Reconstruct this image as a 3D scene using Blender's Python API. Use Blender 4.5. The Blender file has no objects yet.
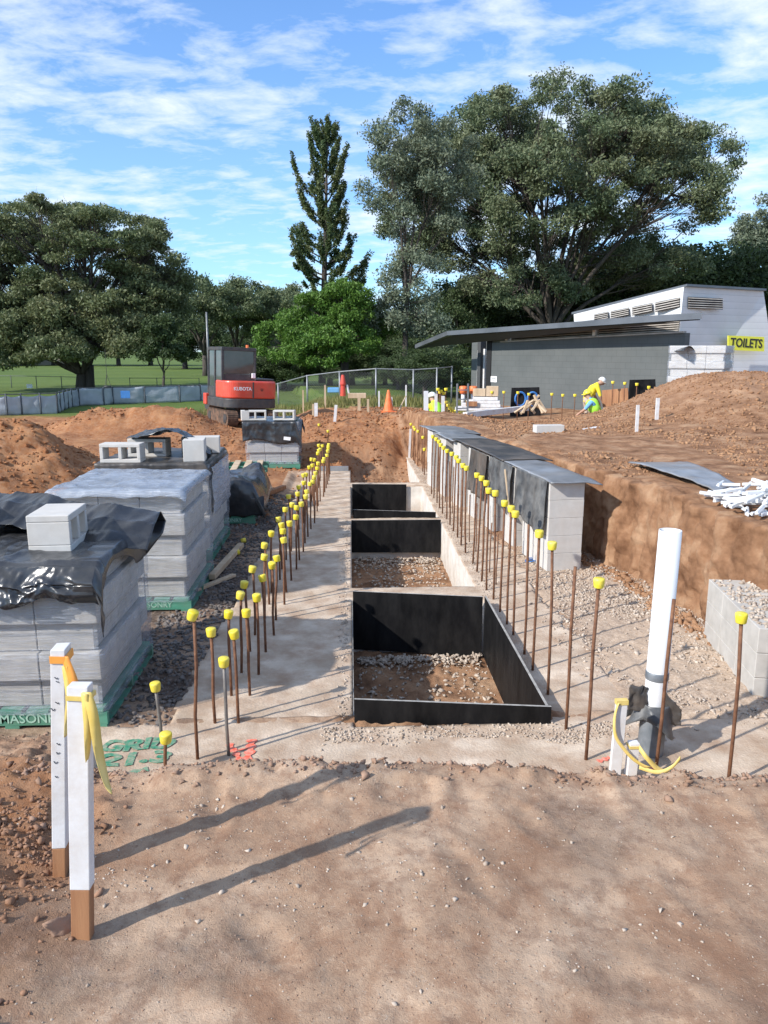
import bpy, bmesh, math, random
import numpy as np
from mathutils import Vector, Matrix, Euler
random.seed(7); rng = np.random.default_rng(7)
PI = math.pi
SC = bpy.context.scene
COL = SC.collection

# ------------------------------------------------------------------ camera frame
H = 2.4; F = 773.0; YAW = math.radians(2.52); PIT = math.radians(11.83)
fwh = Vector((math.sin(YAW), math.cos(YAW), 0)); rt = Vector((math.cos(YAW), -math.sin(YAW), 0))
fw3 = fwh*math.cos(PIT) - Vector((0,0,1))*math.sin(PIT); up3 = fwh*math.sin(PIT) + Vector((0,0,1))*math.cos(PIT)
def ray(px, py): return rt*((px-384)/F) + fw3 + up3*((512-py)/F)
def G(px, py, z=0.0):                       # survey point seen at px,py lying at height z
    d = ray(px, py); t = (z-H)/d.z
    return Vector((d.x*t, d.y*t, z))
def P(px, py, D):                           # survey point at horizontal range D
    d = ray(px, py); t = D/d.dot(fwh)
    return Vector((d.x*t, d.y*t, H + d.z*t))
SUN_AZ = math.radians(59.5)                 # shadows fall to this side of +Y
SUN_EL = math.radians(34)

# ------------------------------------------------------------------ object helpers
def tag(o, label=None, cat=None, group=None, kind=None):
    if label: o['label'] = label
    if cat: o['category'] = cat
    if group: o['group'] = group
    if kind: o['kind'] = kind
    return o
def thing(name, label, cat, loc=(0,0,0), rz=0, group=None):
    o = bpy.data.objects.new(name, None); COL.objects.link(o)
    o.empty_display_size = .1
    o.location = loc; o.rotation_euler = (0,0,rz)
    return tag(o, label, cat, group)
def link(name, me, m=None, parent=None, smooth=False):
    o = bpy.data.objects.new(name, me); COL.objects.link(o)
    if m is not None:
        for mm in (m if isinstance(m,(list,tuple)) else [m]): me.materials.append(mm)
    if parent is not None: o.parent = parent
    if smooth: me.polygons.foreach_set('use_smooth', np.ones(len(me.polygons), dtype=bool))
    return o
def mesh_np(name, v, f, idx=None):
    me = bpy.data.meshes.new(name)
    v = np.asarray(v, dtype=np.float32); f = np.asarray(f, dtype=np.int32)
    n = f.shape[1]
    me.vertices.add(len(v)); me.vertices.foreach_set('co', v.ravel())
    me.loops.add(f.size); me.loops.foreach_set('vertex_index', f.ravel())
    me.polygons.add(len(f)); me.polygons.foreach_set('loop_start', np.arange(0, f.size, n, dtype=np.int32))
    me.polygons.foreach_set('loop_total', np.full(len(f), n, dtype=np.int32))
    if idx is not None: me.polygons.foreach_set('material_index', np.asarray(idx, dtype=np.int32))
    me.update(calc_edges=True); me.validate()
    return me
class MB:
    def __init__(s): s.v=[]; s.f=[]; s.mi=[]
    def add(s, vs, fs, mi=0):
        n=len(s.v); s.v += [tuple(v) for v in vs]; s.f += [tuple(i+n for i in f) for f in fs]; s.mi += [mi]*len(fs); return s
    def box(s, c, size, R=None, mi=0):
        hx,hy,hz = (k/2 for k in size); c=Vector(c)
        vs=[Vector((x,y,z)) for x in(-hx,hx) for y in(-hy,hy) for z in(-hz,hz)]
        if R is not None: vs=[R@v for v in vs]
        return s.add([c+v for v in vs], [(0,1,3,2),(4,6,7,5),(0,4,5,1),(2,3,7,6),(0,2,6,4),(1,5,7,3)], mi)
    def bb(s, x0,x1,y0,y1,z0,z1, mi=0): return s.box(((x0+x1)/2,(y0+y1)/2,(z0+z1)/2),(x1-x0,y1-y0,z1-z0),None,mi)
    def hexa(s, b, t, mi=0):                # four bottom points, four top points
        return s.add(list(b)+list(t), [(3,2,1,0),(4,5,6,7),(0,1,5,4),(1,2,6,5),(2,3,7,6),(3,0,4,7)], mi)
    def tube(s, pts, r, n=8, cap=True, mi=0):
        pts=[Vector(p) for p in pts]; m=len(pts)
        rs = r if isinstance(r,(list,tuple)) else [r]*m
        vs=[]; a=None
        for i,p in enumerate(pts):
            t=(pts[min(i+1,m-1)]-pts[max(i-1,0)]).normalized()
            if a is None:
                a=t.cross(Vector((0,0,1)) if abs(t.z)<.9 else Vector((1,0,0))).normalized()
            else: a=(a-t*a.dot(t)).normalized()
            b=t.cross(a)
            for k in range(n):
                q=2*PI*k/n; vs.append(p+(a*math.cos(q)+b*math.sin(q))*rs[i])
        fs=[(i*n+k,i*n+(k+1)%n,(i+1)*n+(k+1)%n,(i+1)*n+k) for i in range(m-1) for k in range(n)]
        if cap: fs += [tuple(range(n-1,-1,-1)), tuple((m-1)*n+k for k in range(n))]
        return s.add(vs,fs,mi)
    def prism(s, poly, axis, lo, hi, mi=0): # poly in the two other axes
        def mk(u,v,w): return {'x':(w,u,v),'y':(u,w,v),'z':(u,v,w)}[axis]
        n=len(poly); vs=[mk(u,v,lo) for u,v in poly]+[mk(u,v,hi) for u,v in poly]
        return s.add(vs,[tuple(range(n)),tuple(range(2*n-1,n-1,-1))]+[(i,(i+1)%n,n+(i+1)%n,n+i) for i in range(n)],mi)
    def build(s, name, m, parent=None, bevel=0, smooth=False, seg=2):
        me=bpy.data.meshes.new(name); me.from_pydata(s.v,[],s.f)
        me.polygons.foreach_set('material_index', s.mi); me.update()
        bm=bmesh.new(); bm.from_mesh(me); bmesh.ops.recalc_face_normals(bm, faces=bm.faces); bm.to_mesh(me); bm.free()
        o=link(name, me, m, parent, smooth)
        if bevel:
            b=o.modifiers.new('bevel','BEVEL'); b.width=bevel; b.segments=seg; b.limit_method='ANGLE'
        return o
def copy_tree(o, parent=None):
    c=o.copy(); COL.objects.link(c)
    if parent is not None: c.parent=parent
    for ch in list(o.children): copy_tree(ch, c)
    return c
ONES=['','first','second','third','fourth','fifth','sixth','seventh','eighth','ninth','tenth','eleventh','twelfth','thirteenth','fourteenth','fifteenth','sixteenth','seventeenth','eighteenth','nineteenth','twentieth']
def ordn(n):
    if n<=20: return ONES[n]
    t={2:'twenty',3:'thirty',4:'forty'}[n//10]
    return (t+'-'+ONES[n%10]) if n%10 else {20:'twentieth',30:'thirtieth',40:'fortieth'}[n]

# ------------------------------------------------------------------ numpy noise
def _h(ix,iy,seed):
    n=(ix.astype(np.int64)*374761393+iy.astype(np.int64)*668265263+seed*974711)&0xffffffff
    n=((n^(n>>13))*1274126177)&0xffffffff
    return ((n^(n>>16))&0xffff)/65535.0
def vn(x,y,seed=0):
    x=np.asarray(x,float); y=np.asarray(y,float)
    ix=np.floor(x); iy=np.floor(y); fx=x-ix; fy=y-iy
    u=fx*fx*fx*(fx*(fx*6-15)+10); w=fy*fy*fy*(fy*(fy*6-15)+10)
    ix=ix.astype(np.int64); iy=iy.astype(np.int64)
    a=_h(ix,iy,seed);b=_h(ix+1,iy,seed);c=_h(ix,iy+1,seed);d=_h(ix+1,iy+1,seed)
    return (a*(1-u)+b*u)*(1-w)+(c*(1-u)+d*u)*w
def fbm(x,y,sc=1.0,oc=4,seed=0,g=.5):
    r=0;a=1;t=0
    for k in range(oc):
        q=.6*k; xx=x*math.cos(q)-y*math.sin(q); yy=x*math.sin(q)+y*math.cos(q)
        r=r+a*(vn(xx*sc,yy*sc,seed+k*17)*2-1); t+=a; a*=g; sc*=2.03
    return r/t
def ridge(x,y,sc,seed=0,oc=2):
    r=0;a=1;t=0
    for k in range(oc):
        r=r+a*(1-np.abs(vn(x*sc,y*sc,seed+k*31)*2-1)); t+=a; a*=.5; sc*=2.1
    return r/t
def ss(a,b,x):
    t=np.clip((x-a)/(b-a),0,1); return t*t*(3-2*t)

# ------------------------------------------------------------------ materials
def N(nt,t,**k):
    n=nt.nodes.new(t)
    for a,b in k.items(): setattr(n,a,b)
    return n
def newmat(name):
    m=bpy.data.materials.new(name); m.use_nodes=True; nt=m.node_tree
    b=nt.nodes['Principled BSDF']; return m,nt,b
def c4(c): return (*c,1)
def ramp(nt, fac, stops):
    r=N(nt,'ShaderNodeValToRGB'); el=r.color_ramp.elements
    while len(el)<len(stops): el.new(.5)
    for e,(p,c) in zip(el,stops): e.position=p; e.color=c4(c) if len(c)==3 else c
    nt.links.new(fac,r.inputs[0]); return r.outputs[0]
def noise(nt, co, sc, det=5, rough=.55, dist=0, vec=None):
    n=N(nt,'ShaderNodeTexNoise'); n.inputs['Scale'].default_value=sc; n.inputs['Detail'].default_value=det
    n.inputs['Roughness'].default_value=rough; n.inputs['Distortion'].default_value=dist
    nt.links.new(co,n.inputs['Vector']); return n.outputs['Fac']
def mixc(nt, fac, a, b, typ='MIX'):
    m=N(nt,'ShaderNodeMix',data_type='RGBA',blend_type=typ)
    for s,v in ((m.inputs[0],fac),(m.inputs[6],a),(m.inputs[7],b)):
        if isinstance(v,(int,float)): s.default_value=v
        elif isinstance(v,tuple): s.default_value=c4(v)
        else: nt.links.new(v,s)
    return m.outputs[2]
def mth(nt, op, a, b=0.0, clamp=False):
    m=N(nt,'ShaderNodeMath',operation=op); m.use_clamp=clamp
    for s,v in ((m.inputs[0],a),(m.inputs[1],b)):
        if isinstance(v,(int,float)): s.default_value=v
        else: nt.links.new(v,s)
    return m.outputs[0]
def bump(nt, b, h, st=.5, d=.01):
    n=N(nt,'ShaderNodeBump')
    if isinstance(st,float) or isinstance(st,int): n.inputs['Strength'].default_value=st
    else: nt.links.new(st,n.inputs['Strength'])
    n.inputs['Distance'].default_value=d
    nt.links.new(h,n.inputs['Height']); nt.links.new(n.outputs[0],b.inputs['Normal'])
def mat(name, c1, c2=None, sc=8, rough=.7, bst=.3, bd=.004, bsc=40, metal=0, dirt=None, dsc=5, damt=.5, spec=.5, stretch=None, coat=0):
    m,nt,b=newmat(name); tc=N(nt,'ShaderNodeTexCoord'); co=tc.outputs['Object']
    if stretch:
        mp=N(nt,'ShaderNodeMapping'); mp.inputs['Scale'].default_value=stretch; nt.links.new(co,mp.inputs[0]); co=mp.outputs[0]
    c2=c2 or tuple(min(1,x*1.18) for x in c1)
    col=ramp(nt,noise(nt,co,sc),[(.32,c1),(.68,c2)])
    if dirt:
        f=ramp(nt,noise(nt,co,dsc,6,.65),[(.5-.1,(0,0,0)),(.72,(damt,)*3)])
        col=mixc(nt,f,col,dirt)
    nt.links.new(col,b.inputs['Base Color'])
    b.inputs['Roughness'].default_value=rough; b.inputs['Metallic'].default_value=metal
    b.inputs['Specular IOR Level'].default_value=spec; b.inputs['Coat Weight'].default_value=coat
    if bst: bump(nt,b,noise(nt,co,bsc,6,.6),bst,bd)
    return m

def ground_mat():
    m,nt,b=newmat('ground'); g=N(nt,'ShaderNodeNewGeometry'); co=g.outputs['Position']
    def at(n):
        a=N(nt,'ShaderNodeAttribute'); a.attribute_name=n; return a.outputs['Fac']
    nb=noise(nt,co,1.3,6,.6); ns=noise(nt,co,14,6,.65); nf=noise(nt,co,90,4,.7)
    near=ramp(nt,nb,[(.34,(.26,.158,.10)),(.49,(.40,.27,.18)),(.62,(.52,.38,.27))])
    near=mixc(nt,ramp(nt,ns,[(.47,(.0,)*3),(.64,(.6,)*3)]),near,(.22,.125,.08))
    near=mixc(nt,ramp(nt,nf,[(.58,(0,)*3),(.72,(.7,)*3)]),near,(.50,.40,.31))
    near=mixc(nt,ramp(nt,noise(nt,co,140,3,.6),[(.62,(0,)*3),(.70,(.75,)*3)]),near,(.17,.11,.08))
    near=mixc(nt,ramp(nt,noise(nt,co,3.3,7,.7,.6),[(.50,(0,)*3),(.64,(.65,)*3)]),near,(.25,.135,.08))
    red=ramp(nt,noise(nt,co,2.4,7,.65),[(.3,(.18,.066,.027)),(.5,(.32,.138,.058)),(.7,(.44,.225,.105))])
    red=mixc(nt,ramp(nt,ns,[(.42,(0,)*3),(.66,(.55,)*3)]),red,(.40,.245,.15))
    col=mixc(nt,at('red'),near,red)
    bank=ramp(nt,noise(nt,co,3.0,7,.62),[(.34,(.16,.078,.040)),(.5,(.31,.168,.092)),(.66,(.44,.275,.165))])
    col=mixc(nt,at('bank'),col,bank)
    gr=ramp(nt,noise(nt,co,40,4,.8),[(.3,(.22,.155,.11)),(.5,(.42,.32,.24)),(.68,(.58,.49,.40))])
    gr=mixc(nt,ramp(nt,nb,[(.35,(.0,)*3),(.6,(.5,)*3)]),gr,(.56,.42,.30))
    col=mixc(nt,at('gravel'),col,gr)
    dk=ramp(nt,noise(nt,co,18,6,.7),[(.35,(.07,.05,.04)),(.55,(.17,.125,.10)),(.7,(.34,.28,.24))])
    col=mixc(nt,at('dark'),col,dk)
    gs=ramp(nt,noise(nt,co,.12,6,.6),[(.35,(.062,.115,.018)),(.62,(.11,.165,.032))])
    gs=mixc(nt,ramp(nt,noise(nt,co,3,6,.7),[(.4,(0,)*3),(.7,(.5,)*3)]),gs,(.15,.16,.06))
    col=mixc(nt,at('grass'),col,gs)
    nt.links.new(col,b.inputs['Base Color']); b.inputs['Roughness'].default_value=.93; b.inputs['Specular IOR Level'].default_value=.2
    h=mth(nt,'ADD',mth(nt,'MULTIPLY',noise(nt,co,22,10,.74),1.0),mth(nt,'MULTIPLY',noise(nt,co,240,3,.6),.34))
    bump(nt,b,h,mth(nt,'ADD',mth(nt,'MULTIPLY',mth(nt,'ADD',at('red'),mth(nt,'ADD',at('bank'),at('dark')),True),.45),.52),.02)
    return m
M={}
M['ground']=ground_mat()
M['concrete']=mat('footing_concrete',(.42,.325,.24),(.66,.545,.43),sc=3.4,rough=.88,bst=.8,bd=.008,bsc=60,dirt=(.34,.22,.145),dsc=4.5,damt=.9,spec=.25)
M['concrete_side']=mat('upstand_concrete',(.46,.43,.385),(.60,.56,.51),sc=6,rough=.9,bst=.5,bd=.006,bsc=40,dirt=(.40,.30,.22),dsc=4,damt=.5,spec=.25)
M['block']=mat('block_face',(.40,.385,.355),(.50,.48,.445),sc=9,rough=.9,bst=.5,bd=.003,bsc=160,dirt=(.42,.37,.32),dsc=3,damt=.3,spec=.2)
M['whiteblock']=mat('white_block',(.50,.485,.46),(.58,.565,.54),sc=9,rough=.9,bst=.4,bd=.003,bsc=160,dirt=(.5,.42,.34),dsc=4,damt=.35,spec=.2)
M['stone']=mat('stone',(.30,.23,.175),(.56,.48,.40),sc=14,rough=.9,bst=.3,bd=.002,bsc=60,spec=.2)
M['clod']=mat('clod',(.22,.092,.042),(.37,.18,.09),sc=2,rough=.95,bst=.5,bd=.01,bsc=30,spec=.1)
M['redclod']=mat('red_clod',(.21,.115,.07),(.33,.195,.13),sc=4,rough=.97,bst=.6,bd=.004,bsc=60,spec=.08)
M['nearclod']=mat('near_clod',(.25,.155,.105),(.37,.245,.18),sc=4,rough=.95,bst=.5,bd=.006,bsc=50,spec=.1)
M['ply']=mat('film_ply',(.004,.004,.0045),(.009,.009,.010),sc=3,rough=.55,spec=.14,bst=.15,bd=.002,bsc=30,dirt=(.10,.095,.09),dsc=9,damt=.14,stretch=(1,1,.35))
M['plyedge']=mat('ply_edge',(.25,.24,.22),(.42,.40,.37),sc=20,rough=.8)
M['rust']=mat('rusty_steel',(.115,.05,.028),(.24,.115,.06),sc=25,rough=.8,bst=.5,bd=.002,bsc=200,metal=.2)
M['greysteel']=mat('grey_steel',(.15,.14,.135),(.24,.22,.20),sc=25,rough=.6,bst=.5,bd=.002,bsc=200,metal=.4)
M['cap']=mat('yellow_cap',(.74,.585,.015),(.80,.65,.03),sc=14,rough=.45,bst=.1,bd=.001,bsc=40,dirt=(.70,.62,.34),dsc=14,damt=.35)
M['black']=mat('black_plastic',(.012,.014,.018),(.028,.031,.037),sc=3,rough=.27,bst=.35,bd=.01,bsc=9,dirt=(.17,.16,.15),dsc=3.5,damt=.30,spec=.65)
M['drape']=mat('drape_plastic',(.035,.038,.042),(.085,.09,.095),sc=6,rough=.42,bst=.3,bd=.01,bsc=12,dirt=(.32,.31,.29),dsc=5,damt=.5)
M['sheet']=mat('grey_sheet',(.13,.14,.155),(.27,.29,.32),sc=2.5,rough=.30,bst=.2,bd=.004,bsc=8,dirt=(.34,.31,.28),dsc=2.6,damt=.45,spec=.6)
M['darksheet']=mat('dark_sheet',(.035,.033,.032),(.08,.074,.07),sc=3,rough=.38,bst=.2,bd=.004,bsc=8,dirt=(.25,.20,.16),dsc=3,damt=.4)
M['green']=mat('green_pallet',(.03,.19,.12),(.07,.28,.19),sc=9,rough=.75,bst=.4,bd=.003,bsc=60,dirt=(.22,.20,.15),dsc=7,damt=.5,stretch=(.4,1,1))
M['wood']=mat('pale_timber',(.40,.29,.18),(.58,.45,.31),sc=5,rough=.8,bst=.3,bd=.002,bsc=40,stretch=(1,1,.2))
M['brownwood']=mat('hardwood',(.24,.10,.045),(.38,.19,.09),sc=6,rough=.75,bst=.4,bd=.002,bsc=60,stretch=(3,3,.3))
M['whitepaint']=mat('white_paint',(.64,.64,.65),(.72,.72,.73),sc=5,rough=.6,bst=.25,bd=.002,bsc=60,dirt=(.42,.33,.25),dsc=7,damt=.55)
M['pvc']=mat('white_pvc',(.66,.67,.68),(.72,.73,.74),sc=3,rough=.35,bst=.05,dirt=(.6,.55,.48),dsc=5,damt=.25)
M['tape_y']=mat('yellow_tape',(.62,.45,.10),(.74,.58,.22),sc=10,rough=.5)
M['tape_o']=mat('orange_tape',(.78,.30,.05),(.85,.40,.08),sc=10,rough=.5)
M['duct']=mat('grey_tape',(.12,.14,.16),(.25,.27,.29),sc=8,rough=.45,metal=.2)
M['ink']=mat('marker_ink',(.03,.03,.04),(.05,.05,.06),rough=.7,bst=0)
M['spray_g']=mat('green_spray',(.03,.20,.12),(.08,.30,.19),sc=30,rough=.9,bst=0,dirt=(.40,.36,.28),dsc=34,damt=.95,spec=.1)
M['spray_r']=mat('red_spray',(.75,.10,.05),(.80,.20,.12),sc=30,rough=.8,bst=0,dirt=(.6,.45,.38),dsc=30,damt=.7)
M['red']=mat('red_paint',(.60,.055,.030),(.68,.075,.04),sc=4,rough=.35,bst=0,dirt=(.35,.14,.08),dsc=5,damt=.35,coat=.3)
M['darkmetal']=mat('dark_metal',(.030,.031,.034),(.055,.056,.06),sc=6,rough=.5,dirt=(.14,.10,.07),dsc=5,damt=.4)
M['rubber']=mat('track_rubber',(.035,.028,.024),(.11,.07,.045),sc=10,rough=.85,dirt=(.28,.15,.09),dsc=6,damt=.8)
M['glass']=mat('cab_glass',(.03,.038,.042),(.06,.07,.075),sc=1.5,rough=.05,bst=0,spec=1.0,dirt=(.16,.15,.14),dsc=2,damt=.25)
M['white']=mat('lettering_white',(.80,.80,.80),rough=.5,bst=0)
M['blackp']=mat('lettering_black',(.015,.015,.015),rough=.5,bst=0)
M['yellow']=mat('sign_yellow',(.80,.78,.05),(.84,.82,.08),rough=.5,bst=0)
M['orange']=mat('orange_plastic',(.80,.14,.03),(.86,.20,.05),rough=.5,bst=0,dirt=(.5,.25,.15),dsc=8,damt=.4)
M['blue']=mat('blue_paint',(.03,.14,.42),(.05,.20,.50),rough=.6,bst=0)
M['galv']=mat('galvanised',(.20,.21,.22),(.30,.31,.32),sc=8,rough=.5,metal=.5,bst=0)
M['wire']=mat('wire',(.09,.095,.10),(.14,.145,.15),bst=0)
M['fenceblk']=mat('dark_fence',(.05,.06,.07),(.09,.10,.11),sc=8,rough=.6,bst=0)
M['cloth']=mat('shade_cloth',(.30,.335,.37),(.48,.51,.53),sc=1.2,rough=.7,bst=.5,bd=.03,bsc=3,dirt=(.22,.26,.32),dsc=1.5,damt=.6)
M['timberrail']=mat('rail',(.55,.53,.50),rough=.8)
M['road']=mat('asphalt',(.12,.115,.11),(.20,.19,.18),sc=1,rough=.9)
M['greywall']=None;_gw=mat('grey_wall',(.088,.098,.098),(.112,.122,.121),sc=1.2,rough=.85,bst=.2,bd=.004,bsc=30,dirt=(.15,.15,.14),dsc=.8,damt=.25)
M['roofmetal']=mat('roof_metal',(.13,.14,.155),(.20,.21,.23),sc=1,rough=.4,metal=.5,bst=0)
M['soffit']=mat('soffit',(.05,.052,.055),rough=.8,bst=0)
M['louvre']=mat('louvre_slat',(.28,.25,.22),(.42,.39,.35),sc=3,rough=.6,bst=0)
M['dark']=mat('dark_void',(.012,.012,.013),rough=.9,bst=0)
M['skin']=mat('skin',(.42,.24,.17),(.50,.30,.21),rough=.6,bst=0)
M['shirt_y']=mat('yellow_shirt',(.78,.62,.03),(.84,.70,.05),rough=.85,bst=.2)
M['navy']=mat('navy_cloth',(.018,.02,.035),(.03,.033,.05),rough=.9,bst=.2)
M['khaki']=mat('khaki_cloth',(.46,.36,.28),(.56,.45,.36),rough=.9,bst=.2)
M['bluecloth']=mat('blue_cloth',(.13,.36,.62),(.18,.42,.68),rough=.9,bst=.2)
M['vest']=mat('lime_vest',(.36,.76,.05),(.44,.84,.08),rough=.8,bst=.1)
M['hair']=mat('dark_hair',(.02,.015,.012),rough=.9,bst=0)
M['hatw']=mat('white_hat',(.72,.72,.70),rough=.5,bst=0)
M['haty']=mat('yellow_hat',(.82,.70,.05),rough=.4,bst=0)
_nt=_gw.node_tree; _b=_nt.nodes['Principled BSDF']; _br=N(_nt,'ShaderNodeTexBrick'); _tc=N(_nt,'ShaderNodeTexCoord'); _mp=N(_nt,'ShaderNodeMapping')
_vd=N(_nt,'ShaderNodeVectorMath',operation='DOT_PRODUCT'); _nt.links.new(_tc.outputs['Object'],_vd.inputs[0]); _vd.inputs[1].default_value=(-.573,.819,0)
_sx=N(_nt,'ShaderNodeSeparateXYZ'); _nt.links.new(_tc.outputs['Object'],_sx.inputs[0]); _cx=N(_nt,'ShaderNodeCombineXYZ')
_nt.links.new(_vd.outputs['Value'],_cx.inputs[0]); _nt.links.new(_sx.outputs['Z'],_cx.inputs[1]); _nt.links.new(_cx.outputs[0],_br.inputs[0])
_br.inputs['Scale'].default_value=1; _br.inputs['Brick Width'].default_value=.39; _br.inputs['Row Height'].default_value=.20; _br.inputs['Mortar Size'].default_value=.008
_src=_b.inputs['Base Color'].links[0].from_socket
_nt.links.new(mixc(_nt,mth(_nt,'MULTIPLY',_br.outputs['Fac'],.45),_src,(.062,.068,.068)),_b.inputs['Base Color']); M['greywall']=_gw
def weatherboard():
    m,nt,b=newmat('white_boards'); tc=N(nt,'ShaderNodeTexCoord'); s=N(nt,'ShaderNodeSeparateXYZ'); nt.links.new(tc.outputs['Object'],s.inputs[0])
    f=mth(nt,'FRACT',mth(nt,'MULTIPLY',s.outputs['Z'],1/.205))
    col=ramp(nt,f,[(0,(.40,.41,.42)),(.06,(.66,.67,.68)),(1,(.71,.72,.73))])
    col=mixc(nt,ramp(nt,noise(nt,tc.outputs['Object'],1.2,6,.65),[(.42,(0,)*3),(.75,(.4,)*3)]),col,(.55,.53,.50))
    nt.links.new(col,b.inputs['Base Color']); b.inputs['Roughness'].default_value=.7
    bump(nt,b,f,.6,.02); return m
M['boards']=weatherboard()
def wrapmat(name, lo, hi, tint):
    m,nt,b=newmat(name); tc=N(nt,'ShaderNodeTexCoord')
    mp=N(nt,'ShaderNodeMapping'); mp.inputs['Scale'].default_value=(1.1,.9,16); mp.inputs['Rotation'].default_value=(.45,.10,0); nt.links.new(tc.outputs['Object'],mp.inputs[0])
    n1=noise(nt,mp.outputs[0],5,6,.65,.6)
    a=ramp(nt,n1,[(.35,(lo,)*3),(.68,(hi,)*3)])
    b.inputs['Base Color'].default_value=c4(tint); b.inputs['Roughness'].default_value=.22; b.inputs['Specular IOR Level'].default_value=.7
    nt.links.new(a,b.inputs['Alpha']); bump(nt,b,n1,.7,.02); return m
M['wrap']=wrapmat('clear_wrap',.03,.50,(.46,.50,.58))
M['wrapmilky']=wrapmat('milky_wrap',.35,.85,(.40,.45,.53))
def leafmat(name, a, b_, c):
    m=bpy.data.materials.new(name); m.use_nodes=True; nt=m.node_tree; nt.nodes.clear()
    out=N(nt,'ShaderNodeOutputMaterial'); g=N(nt,'ShaderNodeNewGeometry')
    col=ramp(nt,g.outputs['Random Per Island'],[(0,a),(.55,b_),(.93,b_),(1,c)])
    col=mixc(nt,ramp(nt,noise(nt,g.outputs['Position'],.35,3,.5),[(.35,(0,)*3),(.68,(.55,)*3)]),col,c)
    d=N(nt,'ShaderNodeBsdfPrincipled'); nt.links.new(col,d.inputs['Base Color']); d.inputs['Roughness'].default_value=.55; d.inputs['Specular IOR Level'].default_value=.35
    t=N(nt,'ShaderNodeBsdfTranslucent'); nt.links.new(col,t.inputs[0])
    mx=N(nt,'ShaderNodeMixShader'); mx.inputs[0].default_value=.28
    nt.links.new(d.outputs[0],mx.inputs[1]); nt.links.new(t.outputs[0],mx.inputs[2]); nt.links.new(mx.outputs[0],out.inputs[0]); return m
M['leaf_rain']=leafmat('raintree_leaf',(.085,.125,.065),(.14,.185,.095),(.23,.23,.125))
M['leaf_blue']=leafmat('blueish_leaf',(.10,.14,.095),(.16,.205,.14),(.23,.25,.16))
M['leaf_dark']=leafmat('dark_leaf',(.04,.065,.026),(.065,.10,.038),(.095,.13,.05))
M['leaf_fig']=leafmat('park_leaf',(.085,.12,.055),(.14,.18,.08),(.22,.22,.11))
M['leaf_green']=leafmat('bright_leaf',(.06,.13,.018),(.10,.20,.03),(.15,.25,.05))
M['leaf_pine']=leafmat('pine_leaf',(.05,.09,.035),(.085,.135,.05),(.19,.18,.07))
M['leaf_far']=leafmat('far_leaf',(.085,.12,.06),(.13,.17,.08),(.19,.215,.11))
M['bark']=mat('bark',(.04,.032,.027),(.095,.08,.068),sc=2,rough=.95,bst=.8,bd=.05,bsc=6,stretch=(3,3,.6))
M['grassblade']=leafmat('grass_blade',(.12,.13,.03),(.20,.20,.06),(.34,.29,.13))

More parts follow.
